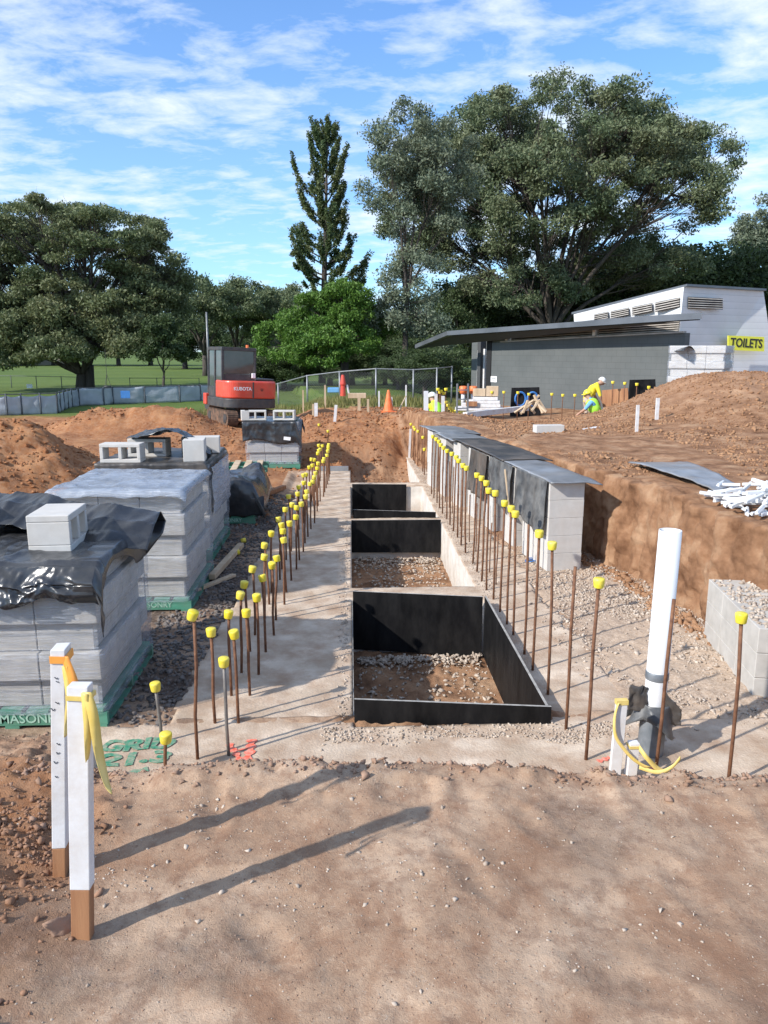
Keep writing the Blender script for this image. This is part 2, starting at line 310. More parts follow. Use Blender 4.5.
# ------------------------------------------------------------------ terrain
def xbank(Y): return 3.36-.165*(Y-6)+.10*fbm(Y*1.1,Y*0+3.3,1,3,5)+.05*fbm(Y*5,Y*0+1.3,1,2,6)
def gauss(X,Y,cx,cy,rx,ry,p=1.0): return np.exp(-((np.abs((X-cx)/rx))**2+(np.abs((Y-cy)/ry))**2)**p)
def edge(X): return 2.84+.05*ss(-.6,.1,X)-.10*ss(.3,.9,X)-.07*ss(.9,1.4,X)+.07*fbm(X,X*0,2.2,4,33)
def terrain(X,Y):
    X=np.asarray(X,float); Y=np.asarray(Y,float)
    m={}
    xb=xbank(Y)
    fadeN=1-ss(24,40,Y)
    # bench on the right, cut with a nearly upright face
    ch=.05*fbm(X*2+Y*3,Y*2,1.2,3,41)+.05*fbm(X*.3,Y*6,1.3,3,42)
    bench=(1.0+.05*fbm(X,Y,.8,3,9))*(.96*ss(xb-.05+ch,xb+.08+ch,X)+.04*ss(xb+.02,xb+.4,X))
    # far rough slope beyond the footings
    e=15.7+2.0*ss(.6,1.3,X)-.3*ss(2,3,X)+.35*fbm(X,X*0+7,.9,3,12)
    ln=4.6-3.4*ss(.6,1.3,X)
    far=(.86+.10*fbm(X,Y,.5,3,14)+.06*fbm(X,Y,1.6,3,15))*ss(0,1,(Y-e)/ln)*ss(-2.6,-.9,X)
    far=far+.22*gauss(X,Y,2.6,22.3,1.3,.8)+.25*gauss(X,Y,.1,21.5,1.5,.7)-.18*gauss(X,Y,1.6,20.3,1.5,.6)
    z=np.maximum(bench*(Y>2.0),far)
    dec=1-(.25*ss(13.5,17.5,Y)*ss(2,4,X)+.5*ss(17.0,24,Y))
    z=z*dec
    z=z*(1-.97*ss(36,60,Y))
    z=np.maximum(z,.12*ss(11,16,Y)*ss(-1.2,-2.6,X)*(1-ss(30,40,Y)))
    hill=ss(10.8,16.8,Y-.25*(X-6))*ss(4.0,8.8,X)*.80*(1-.92*ss(17.4,21.5,Y))
    hill=hill+.10*gauss(X,Y,5.6,15.8,2.2,1.0)*ss(3.2,4.5,X)
    hill=hill*(1+.12*fbm(X,Y,.9,4,21))
    hill=hill+.36*ss(5.8,7.8,X)*ss(12,16.2,Y)*(1-.9*ss(17.4,21.5,Y))
    z=z+hill
    rgh=1+.28*fbm(X,Y,1.1,4,141)+.14*ridge(X,Y,2.6,142,3)-.1
    m1=1.10*gauss(X,Y,-6.1,13.3,1.75,1.5,1.1)*rgh; m2=(.58*gauss(X,Y,-6.9,22.6,1.5,1.2,1.6)+.60*gauss(X,Y,-4.85,22.4,1.05,1.1,1.4))*rgh+.25*gauss(X,Y,-3.3,18.5,.8,.6)
    m4=.5*gauss(X,Y,-8.8,15.5,2.2,2.0)
    mm=np.clip(m1+m2+m4*.7,0,.6); z=z+m1+m2+m4+mm*(.26*fbm(X,Y,1.5,4,151)+.16*ridge(X,Y,3.2,152,3)-.10)
    # pits and the ground under the slabs
    sl=ss(-2.1,-1.9,X)*(1-ss(3.2,3.4,X))
    z=z-.07*ss(3.6,3.9,Y)*(1-ss(4.4,4.6,Y))*sl
    z=z-.07*ss(-1.2,-1.05,X)*(1-ss(1.75,1.95,X))*ss(3.6,3.9,Y)*(1-ss(15.2,15.5,Y))
    pit=ss(-.16,-.05,X)*(1-ss(1.33,1.43,X))*ss(4.5,4.62,Y)*(1-ss(15.2,16.6,Y))
    pit2=ss(-.2,.1,X)*(1-ss(1.33,1.43,X))*ss(15,15.1,Y)*(1-ss(16.5,17.6,Y))
    pit=np.maximum(pit,pit2)
    z=z-pit*.46
    # near bank the photographer stands on
    ey=edge(X)
    xt=-.32*Y-.16+.10*fbm(X,Y,1.5,3,32); wl=1-ss(xt-.30,xt+.05,X)
    prof=1-ss(ey-.06,ey+.75,Y)**.8
    base0=.765
    leftz=(base0+.02)*(1-ss(2.3,4.75,Y))
    nearz=base0*prof*(1-wl)+leftz*wl
    inn=(1-ss(ey+.05,ey+.6,Y))*(1-wl)+(1-ss(4.3,4.7,Y))*wl
    lip=.030*np.exp(-((Y-(ey-.10))/.10)**2)*(.4+fbm(X,Y,4.5,3,35))*(1-wl)
    z=np.where(Y<4.8, np.maximum(nearz+lip,z*ss(3.4,3.6,Y)+nearz*.0-.0),z)
    z=z-.035*(1-wl)*ss(3.5,3.8,Y)*(1-ss(4.62,4.75,Y))*(X<3.4)
    z=np.where((Y<3.5)&(wl<.5)&(Y>ey+.6),-.10,z)
    # roughness per zone
    red=np.clip(ss(8.5,11.5,Y)*(1-ss(-2.2,-1.9,-X)*0)+0,0,1)*(X<xb-.1)*(1-ss(14.9,15.0,Y)*0)
    red=red*np.where((X>-1.25)&(X<1.9)&(Y<15.6),0,1)
    bank=ss(xb-.25,xb-.05,X)*(Y>3.3)
    bank=np.maximum(bank,pit*.9)
    redhill=bank*ss(.25,.7,hill)
    nearm=inn*(1-ss(4.6,4.9,Y))*(Y<4.9)
    grass=np.maximum(ss(33,36,Y+2*fbm(X,Y,.5,3,51))*(X<-2.5), ss(26.5,28.5,Y+1.5*fbm(X,Y,.6,3,52))*(1-ss(4,6,X)))
    grass=np.maximum(grass,ss(36,37,Y))
    gravel=ss(1.75,2.15,X+.25*fbm(X,Y,1.8,3,61))*(1-bank)*ss(4.25,4.6,Y+.15*fbm(X,Y,3,3,62))*(1-ss(8.6,10,Y))
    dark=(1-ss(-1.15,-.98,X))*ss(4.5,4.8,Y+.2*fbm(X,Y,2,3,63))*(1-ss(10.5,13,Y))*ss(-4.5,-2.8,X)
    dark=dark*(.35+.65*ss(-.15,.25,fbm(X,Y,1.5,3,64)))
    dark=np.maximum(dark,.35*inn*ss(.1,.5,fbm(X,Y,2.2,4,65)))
    lump=np.clip(red+bank*.35+redhill*.4,0,1)*(1-grass)
    det=lump*(.055*fbm(X,Y,2.2,5,71)+.045*ridge(X,Y,4.5,73,3)-.02)
    det=det+bank*(1-ss(xb+.1,xb+.5,X))*(.05*fbm(X*1+Y*2,Y,3.5,5,75)+.03*ridge(X,Y,9,76,2))
    near=nearm*(.020*fbm(X,Y,.9,2,81)+.012*fbm(X,Y,4.0,3,83)+.0045*fbm(X,Y,15,3,84)+.003*fbm(X,Y,45,2,87)+.022*ss(.60,.8,ridge(X,Y,4.6,82,3))*ss(2.3,2.8,Y))
    nl=nearm*(1-ss(-1.15,-.75,X+.25*fbm(X,Y,2,2,89)))*(.05*ridge(X,Y,6,85,3)+.05*fbm(X,Y,4,4,86)+.02*fbm(X,Y,18,3,90))
    for fx_,fy_,fa_ in ((.35,2.2,.4),(.62,2.45,.5),(1.05,2.05,.2),(-.25,1.9,.7),(.15,1.55,.3),(1.5,2.4,-.2),(.75,1.7,1.2),(-.5,2.5,.1)):
        dx_=(X-fx_)*math.cos(fa_)+(Y-fy_)*math.sin(fa_); dy_=-(X-fx_)*math.sin(fa_)+(Y-fy_)*math.cos(fa_); rr_=(dx_/.055)**2+(dy_/.15)**2; near=near-nearm*(.009*np.exp(-rr_**2)*(1+.35*np.sin(dy_*150)))+nearm*.004*np.exp(-(rr_-1.7)**2)
    crk=np.abs(fbm(X,Y,1.3,5,88)); near=near-nearm*.018*np.exp(-(crk/.009)**2)*ss(-.2,.4,X)*ss(.45,.65,vn(X*1.1,Y*1.1,93))
    gn=(gravel*.014+dark*.022+pit*.03)*fbm(X,Y,16,3,91)
    rut=(X*.62-Y*.78); rz=ss(10,12.5,Y)*(1-ss(18.5,20.5,Y))*(1-ss(-2.9,-2.6,X))
    det=det-rz*.07*(np.abs(np.sin(rut*1.9+.8*fbm(X,Y,.5,2,95)))**6)+rz*.012*np.sin((X*.78+Y*.62)*26)*(np.abs(np.sin(rut*1.9+.8*fbm(X,Y,.5,2,95)))**4)
    sw=fbm(X,Y,6,2,97)*.008*(1-grass)*(1-nearm)
    lowband=(Y>3.5)&(Y<15.5)&(X>-2)&(X<2.0)
    z=z+det*np.where(lowband,.3,1)+near+nl+gn+sw
    z=z+grass*(Y>36)*.15*fbm(X,Y,.03,3,99)
    m['red']=np.clip(red*(1-bank)+.55*redhill,0,1); m['bank']=np.clip(bank*(1-.5*redhill),0,1); m['gravel']=np.clip(gravel,0,1); m['red']=np.maximum(m['red'],.8*inn*(1-ss(-1.2,-.75,X+.35*fbm(X,Y,1.4,4,66)))*ss(4.2,3.0,Y)); m['dark']=np.clip(dark,0,1); m['grass']=np.clip(grass,0,1)
    return z,m
def hz(x,y): return float(terrain(np.array([x]),np.array([y]))[0][0])
def geo(a,b,s0,g=1.09):
    r=[a];s=s0
    while r[-1]<b: r.append(r[-1]+s); s*=g
    return r
xs=np.array(sorted(set([-v for v in geo(16,700,.15)]+list(np.arange(-15.92,-3.2,.08))+list(np.arange(-3.2,4.7,.02))+list(np.arange(4.74,16,.08))+geo(16,700,.15))))
ys=np.array(sorted(set(list(np.arange(-10,.3,.4))+list(np.arange(.3,4.8,.016))+list(np.arange(4.8,19,.035))+list(np.arange(19,36,.09))+geo(36,1100,.15))))
X,Y=np.meshgrid(xs,ys); Z,MK=terrain(X,Y)
nx,ny=len(xs),len(ys)
ii=np.arange((nx*ny)).reshape(ny,nx)
fc=np.stack([ii[:-1,:-1],ii[:-1,1:],ii[1:,1:],ii[1:,:-1]],-1).reshape(-1,4)
me=mesh_np('ground',np.stack([X,Y,Z],-1).reshape(-1,3),fc)
for k in ('red','bank','gravel','dark','grass'):
    a=me.attributes.new(k,'FLOAT','POINT'); a.data.foreach_set('value',MK[k].ravel().astype(np.float32))
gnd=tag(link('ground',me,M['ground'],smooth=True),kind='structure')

# the cut face of the bench as its own finely broken surface
s_=np.arange(3.6,16.0,.028); v_=np.linspace(-.12,1.12,58)
SS,VV=np.meshgrid(s_,v_)
xb_=xbank(SS)+.05*fbm(SS*6,SS*0,1.3,3,42)
face=np.clip(VV,0,1)
topz=terrain(xb_+.16,SS)[0]
over=np.maximum(0,VV-1)/.12
Zf=np.clip(VV,-.12,1)*(topz+.012)
Xf=xb_-.06+.09*face**1.3+over*.18
dsp=.07*fbm(SS*1.6,Zf*.6,2.4,4,401)+.06*ridge(SS*2.6,Zf*.4,3.2,402,3)+.045*fbm(SS,Zf,7,4,403)+.012*fbm(SS,Zf,24,3,404)+.05*ss(.45,0,VV)*fbm(SS,Zf,5,3,405)
Xf=Xf-dsp*(1-over)+.02
Zf=Zf+over*(.012)-.0*over+.012*fbm(SS,Zf+9,12,3,406)
Zf=np.where(over>.7,terrain(Xf,SS)[0]-.012,Zf)
nv_,ns_=SS.shape; ii=np.arange(nv_*ns_).reshape(nv_,ns_)
fc=np.stack([ii[:-1,:-1],ii[1:,:-1],ii[1:,1:],ii[:-1,1:]],-1).reshape(-1,4)
me=mesh_np('cut_bank',np.stack([Xf,SS,Zf],-1).reshape(-1,3),fc)
for k in ('red','bank','gravel','dark','grass'):
    a=me.attributes.new(k,'FLOAT','POINT'); a.data.foreach_set('value',np.full(nv_*ns_,1.0 if k=='bank' else 0.0,dtype=np.float32))
tag(link('cut_bank',me,M['ground'],smooth=True),kind='structure')

# ------------------------------------------------------------------ concrete footings (one poured piece with open pits)
def slab_z(X,Y): return .010*fbm(X,Y,1.3,3,101)+.004*fbm(X,Y,9,3,102)+.002*fbm(X,Y,40,2,103)
def slab_in(X,Y):
    n=.05*fbm(X,Y,2.5,3,111)+.03*fbm(X,Y,9,3,112)
    xl=-1.20+.03*(Y-4.7)+.5*ss(13,15,Y)*0
    a=(X>xl+n)&(X<0)&(Y>4.3)&(Y<15.6)
    b=(Y>3.5)&(Y<4.66)&(X>-1.78+2*n)&(X<3.3)
    c=(X>=0)&(X<=1.28)&(((Y>7.22)&(Y<7.66))|((Y>10.7)&(Y<11.02))|((Y>13.66)&(Y<14.1)))
    d=(X>1.28)&(X<1.92+2.4*n)&(Y>4.3)&(Y<17.6)
    g=(X>-1.75+n)&(X<-1.1)&(Y>3.5)&(Y<4.72+2*n)
    return a|b|c|d|g
S=.025
gx=np.arange(-2.0,3.32,S)+.005; gy=np.arange(3.5,17.7,S)+.0
CX,CY=np.meshgrid((gx[:-1]+gx[1:])/2,(gy[:-1]+gy[1:])/2)
mask=slab_in(CX,CY)
VX,VY=np.meshgrid(gx,gy); VZ=slab_z(VX,VY)
n1,n2=VX.shape; top=np.arange(n1*n2).reshape(n1,n2); bot=top+n1*n2
V=np.concatenate([np.stack([VX,VY,VZ],-1).reshape(-1,3),np.stack([VX,VY,np.full_like(VZ,-.55)],-1).reshape(-1,3)])
FC=[];MI=[]
q=np.argwhere(mask)
FC.append(np.stack([top[q[:,0],q[:,1]],top[q[:,0],q[:,1]+1],top[q[:,0]+1,q[:,1]+1],top[q[:,0]+1,q[:,1]]],-1)); MI.append(np.zeros(len(q)))
pad=np.pad(mask,1)
for dy,dx in ((-1,0),(1,0),(0,-1),(0,1)):
    nbr=pad[1+dy:1+dy+mask.shape[0],1+dx:1+dx+mask.shape[1]]
    e=np.argwhere(mask&~nbr); r,c=e[:,0],e[:,1]
    if (dy,dx)==(-1,0): a_,b_=(r,c),(r,c+1)
    elif (dy,dx)==(1,0): a_,b_=(r+1,c+1),(r+1,c)
    elif (dy,dx)==(0,-1): a_,b_=(r+1,c),(r,c)
    else: a_,b_=(r,c+1),(r+1,c+1)
    FC.append(np.stack([top[b_],top[a_],bot[a_],bot[b_]],-1)); MI.append(np.ones(len(e)))
me=mesh_np('concrete_footing',V,np.concatenate(FC),np.concatenate(MI))
bm=bmesh.new(); bm.from_mesh(me); bmesh.ops.delete(bm,geom=[v for v in bm.verts if not v.link_faces],context='VERTS'); bm.to_mesh(me); bm.free()
tag(link('concrete_footing',me,[M['concrete'],M['concrete_side']]),kind='structure')

# ------------------------------------------------------------------ stones, gravel, clods (uncountable)
phi=(1+5**.5)/2
IV=np.array([(-1,phi,0),(1,phi,0),(-1,-phi,0),(1,-phi,0),(0,-1,phi),(0,1,phi),(0,-1,-phi),(0,1,-phi),(phi,0,-1),(phi,0,1),(-phi,0,-1),(-phi,0,1)])/1.902
IF=np.array([(0,11,5),(0,5,1),(0,1,7),(0,7,10),(0,10,11),(1,5,9),(5,11,4),(11,10,2),(10,7,6),(7,1,8),(3,9,4),(3,4,2),(3,2,6),(3,6,8),(3,8,9),(4,9,5),(2,4,11),(6,2,10),(8,6,7),(9,8,1)])
def stones(name,x,y,z,size,m,kind='stuff',sink=.25):
    n=len(x); s=size[:,None,None]*(1+.5*rng.uniform(-1,1,(n,12,1)))
    v=(IV[None]+.35*rng.normal(0,.6,(n,12,3)))*s*rng.uniform(.5,1.1,(n,1,3))
    a=rng.uniform(0,2*PI,n); b=rng.uniform(-.6,.6,n); ca,sa,cb,sb=np.cos(a),np.sin(a),np.cos(b),np.sin(b)
    vx=v[...,0]*ca[:,None]-v[...,1]*sa[:,None]; vy=v[...,0]*sa[:,None]+v[...,1]*ca[:,None]; vz=v[...,2]*.75
    vy,vz=vy*cb[:,None]-vz*sb[:,None],vy*sb[:,None]+vz*cb[:,None]
    V=np.stack([vx+x[:,None],vy+y[:,None],vz+(z+size*sink)[:,None]],-1).reshape(-1,3)
    Fc=(IF[None]+12*np.arange(n)[:,None,None]).reshape(-1,3)
    return tag(link(name,mesh_np(name,V,Fc),m),kind=kind)
def scat(n,x0,x1,y0,y1,keep=None,clump=0):
    x=rng.uniform(x0,x1,n); y=rng.uniform(y0,y1,n)
    if keep is not None:
        k=keep(x,y); x,y=x[k],y[k]
    return x,y
def isl(x,y,mg=0): return slab_in(x,y)
# loose gravel on the ground right of the footing
x,y=scat(24000,1.7,3.5,4.3,9.5,lambda x,y:(x<xbank(y)-.08)&(vn(x*2.2,y*2.2,5)**2*1.3+.25*vn(x*9,y*9,6)+.35*ss(.5,.0,xbank(y)-x)>rng.uniform(.15,1.15,len(x)))&((~isl(x,y))|(rng.uniform(0,1,len(x))<.12)))
z=np.where(isl(x,y),slab_z(x,y),terrain(x,y)[0]); stones('gravel',x,y,z,rng.uniform(.004,.013,len(x))*rng.choice([1,1,1.7],len(x)),M['stone'])
# spilt gravel at the form edges
x1,y1=scat(5000,-.2,1.75,4.2,4.64,lambda x,y:(y>4.28+.25*vn(x*3,y*3,15))&(rng.uniform(0,1,len(x))<.6*vn(x*5,y*5,16)+.15))
x2=rng.normal(1.42,.07,1800); y2=rng.uniform(7.2,17,1800)
x3=rng.normal(-.06,.03,500); y3=rng.uniform(4.5,11,500)
k=x3<-.012; x3,y3=x3[k],y3[k]; k=x2>1.30; x2,y2=x2[k],y2[k]
x=np.concatenate([x1,x2,x3]); y=np.concatenate([y1,y2,y3]); stones('spilt_gravel',x,y,slab_z(x,y),rng.uniform(.004,.013,len(x)),M['stone'])
# pebbles trodden into the near bank
cx=rng.uniform(-1.4,2.4,26); cy=rng.uniform(1.5,2.85,26); w=rng.integers(0,26,700)
x=np.concatenate([cx[w]+rng.normal(0,.09,700),rng.uniform(-2,3,900)]); y=np.concatenate([cy[w]+rng.normal(0,.07,700),rng.uniform(1.2,2.9,900)])
k=y<edge(x)+.1; x,y=x[k],y[k]; stones('pebbles',x,y,terrain(x,y)[0],rng.uniform(.0015,.0055,len(x))*rng.choice([1,1,1,1.8],len(x)),M['stone'],sink=.0)
x=rng.uniform(-2.2,2.8,14000); y=rng.uniform(1.15,2.9,14000); k=(y<edge(x)+.05)&(vn(x*1.7,y*1.7,205)+.3*vn(x*7,y*7,206)>rng.uniform(.35,1.1,14000)); x,y=x[k],y[k]
stones('fine_grit',x,y,terrain(x,y)[0],rng.uniform(.0010,.0032,len(x)),M['nearclod'],sink=.2)
x=rng.uniform(-2.2,2.8,2500); y=rng.uniform(1.15,2.9,2500); k=(y<edge(x)+.05); x,y=x[k],y[k]
stones('fine_grit',x,y,terrain(x,y)[0],rng.uniform(.0010,.0028,len(x)),M['stone'],sink=.2)
# crumbled clods at the left of the near bank and along its lip
x,y=scat(4500,-2.8,-.75,1.2,4.6,lambda x,y: (rng.uniform(0,1,len(x))<ss(-.8,-1.25,x)*.7+.03)&((y<edge(x))|(x<-.36*y-.2)))
xl=rng.uniform(-1.3,3.0,1500); yl=edge(xl)-.04+rng.normal(0,.06,1500); x=np.concatenate([x,xl]); y=np.concatenate([y,yl])
stones('crumbled_dirt',x,y,terrain(x,y)[0],rng.uniform(.002,.009,len(x))*rng.choice([1,1,1,1.9],len(x)),M['nearclod'])
cx=rng.uniform(-2.2,-.8,60); cy=rng.uniform(1.1,2.6,60)
w=rng.integers(0,60,5200); x=cx[w]+rng.normal(0,.12,5200); y=cy[w]+rng.normal(0,.11,5200); k=rng.uniform(0,1,5200)<ss(-.72,-1.1,x); x,y=x[k],y[k]
stones('crumbled_dirt',x,y,terrain(x,y)[0],rng.uniform(.002,.010,len(x))*rng.choice([1,1,1,1,1.7],len(x)),M['redclod'])
# rubble between pallets and footing
x,y=scat(8000,-1.75,-.95,4.6,13,lambda x,y: ~isl(x,y)&(rng.uniform(0,1,len(x))<.3+.6*vn(x*2,y*2,25)))
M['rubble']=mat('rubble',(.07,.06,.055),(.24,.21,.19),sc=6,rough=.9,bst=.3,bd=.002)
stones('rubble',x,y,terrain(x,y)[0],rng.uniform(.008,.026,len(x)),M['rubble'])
# pit floors
x,y=scat(1600,.04,1.24,4.9,10.6); k=((y<7.1)|(y>7.75)); x,y=x[k],y[k]; k=rng.uniform(0,1,len(x))<.5+.5*(y%3.5>2.3)
stones('pit_stones',x[k],y[k],terrain(x[k],y[k])[0],rng.uniform(.006,.028,k.sum()),M['stone'])
x=rng.uniform(.05,1.24,900); y=np.where(rng.uniform(0,1,900)<.5,10.6-np.abs(rng.normal(0,.22,900)),7.0-np.abs(rng.normal(0,.1,900)))
stones('pit_edge_rubble',x,y,terrain(x,y)[0]+.03,rng.uniform(.008,.024,900),M['stone'])
# clods on the excavated mounds and far slope
x,y=scat(30000,-9.5,4.5,9.5,26,lambda x,y:(~isl(x,y))&~((x>-.1)&(x<1.4)&(y<15))&(vn(x*.9,y*.9,45)>.35)&(x<xbank(y)-.2+20*(y>18)))
g=gauss(x,y,-5.9,13.3,2.2,2,1.1)+gauss(x,y,-5.2,22.8,3.5,1.6,1.1)+.5*(y>15.5)*(x>-1.5)+.22
k=rng.uniform(0,1,len(x))<g; x,y=x[k],y[k]
stones('dirt_clods',x,y,terrain(x,y)[0],rng.uniform(.008,.024,len(x))*rng.choice([1,1,1.4,2.2],len(x)),M['clod'])
M['hillclod']=mat('hill_clod',(.23,.12,.065),(.40,.235,.135),sc=2,rough=.95,bst=.5,bd=.01,bsc=30,spec=.1)
x,y=scat(22000,2.6,13,8.5,20,lambda x,y:(x>xbank(y)+.15)&(vn(x*.9,y*.9,46)+.5*ss(11,15,y)>.55))
stones('hill_clods',x,y,terrain(x,y)[0],rng.uniform(.006,.017,len(x))*rng.choice([1,1,1.4,2.4],len(x)),M['hillclod'])

y=rng.uniform(4.2,15,3500); x=xbank(y)-.16-np.abs(rng.normal(0,.09,3500)); stones('bank_crumbs',x,y,terrain(x,y)[0],rng.uniform(.006,.022,3500)*rng.choice([1,1,1,2],3500),M['hillclod'])
# ------------------------------------------------------------------ formwork
def board(t, name, p0, p1, zb, zt0, zt1, th, mt=None):
    p0=Vector((*p0,0)); p1=Vector((*p1,0)); d=(p1-p0).normalized(); n=Vector((-d.y,d.x,0))*th
    b=[p0.xy.to_3d()+Vector((0,0,zb)),p1+Vector((0,0,zb)),p1+n+Vector((0,0,zb)),p0+n+Vector((0,0,zb))]
    tp=[p0+Vector((0,0,zt0)),p1+Vector((0,0,zt1)),p1+n+Vector((0,0,zt1)),p0+n+Vector((0,0,zt0))]
    mb=MB(); mb.hexa(b,tp)
    mb.f=mb.f; mb.mi=[0,1,0,0,0,0]
    return mb.build(name,[M['ply'],M['plyedge']],t)
fb=thing('formwork_box','open black plywood formwork box nearest the camera, sunk in the concrete','formwork',(0,0,0),0,'black formwork boxes')
board(fb,'front_board',(.012,4.715),(1.30,4.63),-.5,.158,.118,.018)
board(fb,'side_board',(1.268,4.66),(1.268,7.0),-.5,.115,.105,-.018)
board(fb,'back_board',(.014,7.22),(1.25,6.99),-.5,.10,.10,.018)
board(fb,'side_board',(.006,4.75),(.006,7.22),-.5,.012,.012,-.004)
f2=thing('formwork_box','black plywood formwork in the middle pit of the three','formwork',(0,0,0),0,'black formwork boxes')
board(f2,'back_board',(.008,10.66),(1.27,10.60),-.42,.05,.06,.018)
f3=thing('formwork_box','black plywood formwork in the farthest pit, with a low strip board before it','formwork',(0,0,0),0,'black formwork boxes')
board(f3,'front_board',(.04,11.06),(1.24,10.98),-.5,.12,.09,.018)
board(f3,'back_board',(.03,13.62),(1.0,13.60),-.5,.06,.05,.018)
mb=MB(); mb.bb(-.62,-.04,15.5,15.62,-.2,.09); tag(mb.build('end_board',M['sheet']),'grey board closing the far end of the left footing','board')

# ------------------------------------------------------------------ starter bars
R=random.Random(3)
def rebar(label, x, y, z0, top, lean=(0,0), cap=True, r=.0105, mt='rust', group='capped starter bars', capr=.033, caph=.058, tilt=None):
    t=thing('rebar',label,'rebar',(x,y,z0),0,group)
    lx,ly=lean
    mb=MB(); q1,q2=R.uniform(-.008,.008),R.uniform(-.008,.008); mb.tube([(0,0,-.08),(lx*.3+q1,ly*.3,top*.3),(lx*.6+q2,ly*.6-q1,top*.62),(lx,ly,top-.01)],r,7); b=mb.build('bar',M[mt],t,smooth=True)
    if cap:
        d=(Vector((lx,ly,top))-Vector((0,0,0))).normalized()
        if tilt: d=(d+Vector((*tilt,0))).normalized()
        c=Vector((lx,ly,top)); mb=MB()
        mb.tube([c-d*caph*.98,c-d*caph*.9,c-d*.012,c-d*.003,c],[capr*.80,capr*.87,capr,capr*.96,capr*.84],14)
        cc=mb.build('safety_cap',M['cap'],t,smooth=True)
    return t
rows=[]
rowA=[(4.28,.93,-.93)]+[(4.75+.4*k,.62,None) for k in range(27)]
n=0
for (y,top,xx) in rowA:
    n+=1; x=xx if xx is not None else -.905+.034*(y-4.3)+R.uniform(-.025,.025)
    rebar(f'rusty starter bar with yellow cap, {ordn(n)} from the near end of the outer left row',
          x,y+R.uniform(-.03,.03)*(n>1),0,top+R.uniform(-.03,.035)*(n>1),(R.uniform(-.03,.03)+(.03 if n==1 else 0),R.uniform(-.02,.02)),tilt=(R.uniform(-.24,.24)+(.25 if n==1 else 0),R.uniform(-.1,.1)),group='starter bars of the outer left row')
n=0
for k in range(28):
    y=4.33+.4*k; n+=1; x=-.75+.034*(y-4.3)+R.uniform(-.02,.02)
    rebar(f'{"grey" if n==1 else "rusty"} starter bar with yellow cap, {ordn(n)} from the near end of the inner left row',
          x,y+R.uniform(-.03,.03),0,.635+R.uniform(-.03,.03),(R.uniform(-.025,.025),R.uniform(-.02,.02)),mt='greysteel' if n==1 else 'rust',tilt=(R.uniform(-.22,.22),R.uniform(-.2,.2)),group='starter bars of the inner left row')
ry=[4.17,4.55,5.07,5.5,5.82,6.25,6.5,6.83,7.21,7.52,7.83,8.18,8.51,9.0,9.35,9.75,10.1,10.5,10.9,11.3,11.7,12.1,12.5,12.9]
for n,y in enumerate(ry,1):
    up=n in (2,5)
    h={1:1.13,2:1.10,3:1.12,4:1.10,5:1.08}.get(n,1.09-.012*(y-6)+R.uniform(-.015,.015))
    rebar(f'tall rusty starter bar {"without a cap" if up else "with yellow cap"}, {ordn(n)} from the near end of the right row',
          1.385+R.uniform(-.012,.012),y,0,h,(R.uniform(-.02,.03),0),cap=not up,group='starter bars of the right row')
for n in range(22):
    y=7.7+.45*n
    rebar(f'thin rusty starter bar without a cap beside the pits, {ordn(n+1)} from the near end',1.52+R.uniform(-.01,.02),y,0,.55+.02*n,(R.uniform(-.01,.01),0),cap=False,r=.007,group='low uncapped bars along the right row')
for n,(px,py,y) in enumerate([(411,423,17.6),(414,426,17.0),(415,428,16.6),(418,430,16.2),(423,436,15.4),(424.5,448,15.0)],1):
    p=P(px,py,y); rebar(f'capped starter bar, {ordn(n)} from the far end of the bunch ending the right row',p.x,p.y,0,p.z,cap=True,group='starter bars where the right row turns')
for lab,px,py,y,z0 in [('in the dirt slope, left of the two beyond the left rows',319,425,18.2,None),('in the dirt slope, right of the two beyond the left rows',328,430,17.4,None)]:
    p=P(px,py,y); g=hz(p.x,p.y); rebar('lone capped starter bar '+lab,p.x,p.y,g,max(.2,p.z-g),group='lone starter bars in the dirt')
far=[(422,421),(437,422),(453,423),(456,424),(460,423),(463,425),(467,424),(470,425),(484,425),(498,425),(515,425),(530,426)]
for n,(px,py) in enumerate(far,1):
    p=P(px,py,17.2+.05*n); g=hz(p.x,p.y); rebar(f'capped starter bar, {ordn(n)} from the left in the cross row beyond the block piers',p.x,p.y,min(g,p.z-.5),p.z-min(g,p.z-.5),group='starter bars of the far cross row')
wallbars=[(458,389),(481,391),(492,391),(504,391),(518,391.5),(529,393),(552,393),(563,394),(575,394),(613,381),(625,382),(637,383),(649,386),(670,386)]
for n,(px,py) in enumerate(wallbars,1):
    p=P(px,py,25.5-.25*n); g=hz(p.x,p.y); rebar(f'slim capped starter bar, {ordn(n)} from the left in front of the grey toilet wall',p.x,p.y,min(g,p.z-.5),p.z-min(g,p.z-.5),r=.013,group='starter bars before the grey wall',capr=.05,caph=.08)
clus=[(438,388),(441,390),(444,392),(446,388),(448,404),(450,407),(452,409),(454,411),(456,410),(459,412),(440,391),(446,401)]
for n,(px,py) in enumerate(clus,1):
    p=P(px,py,22.5+.1*n); g=hz(p.x,p.y); rebar(f'capped bar, {ordn(n)} from the left in the tangle by the crouching worker',p.x,p.y,min(g,p.z-.5),p.z-min(g,p.z-.5),r=.012,group='tangle of bars by the crouching worker',capr=.055,caph=.08)
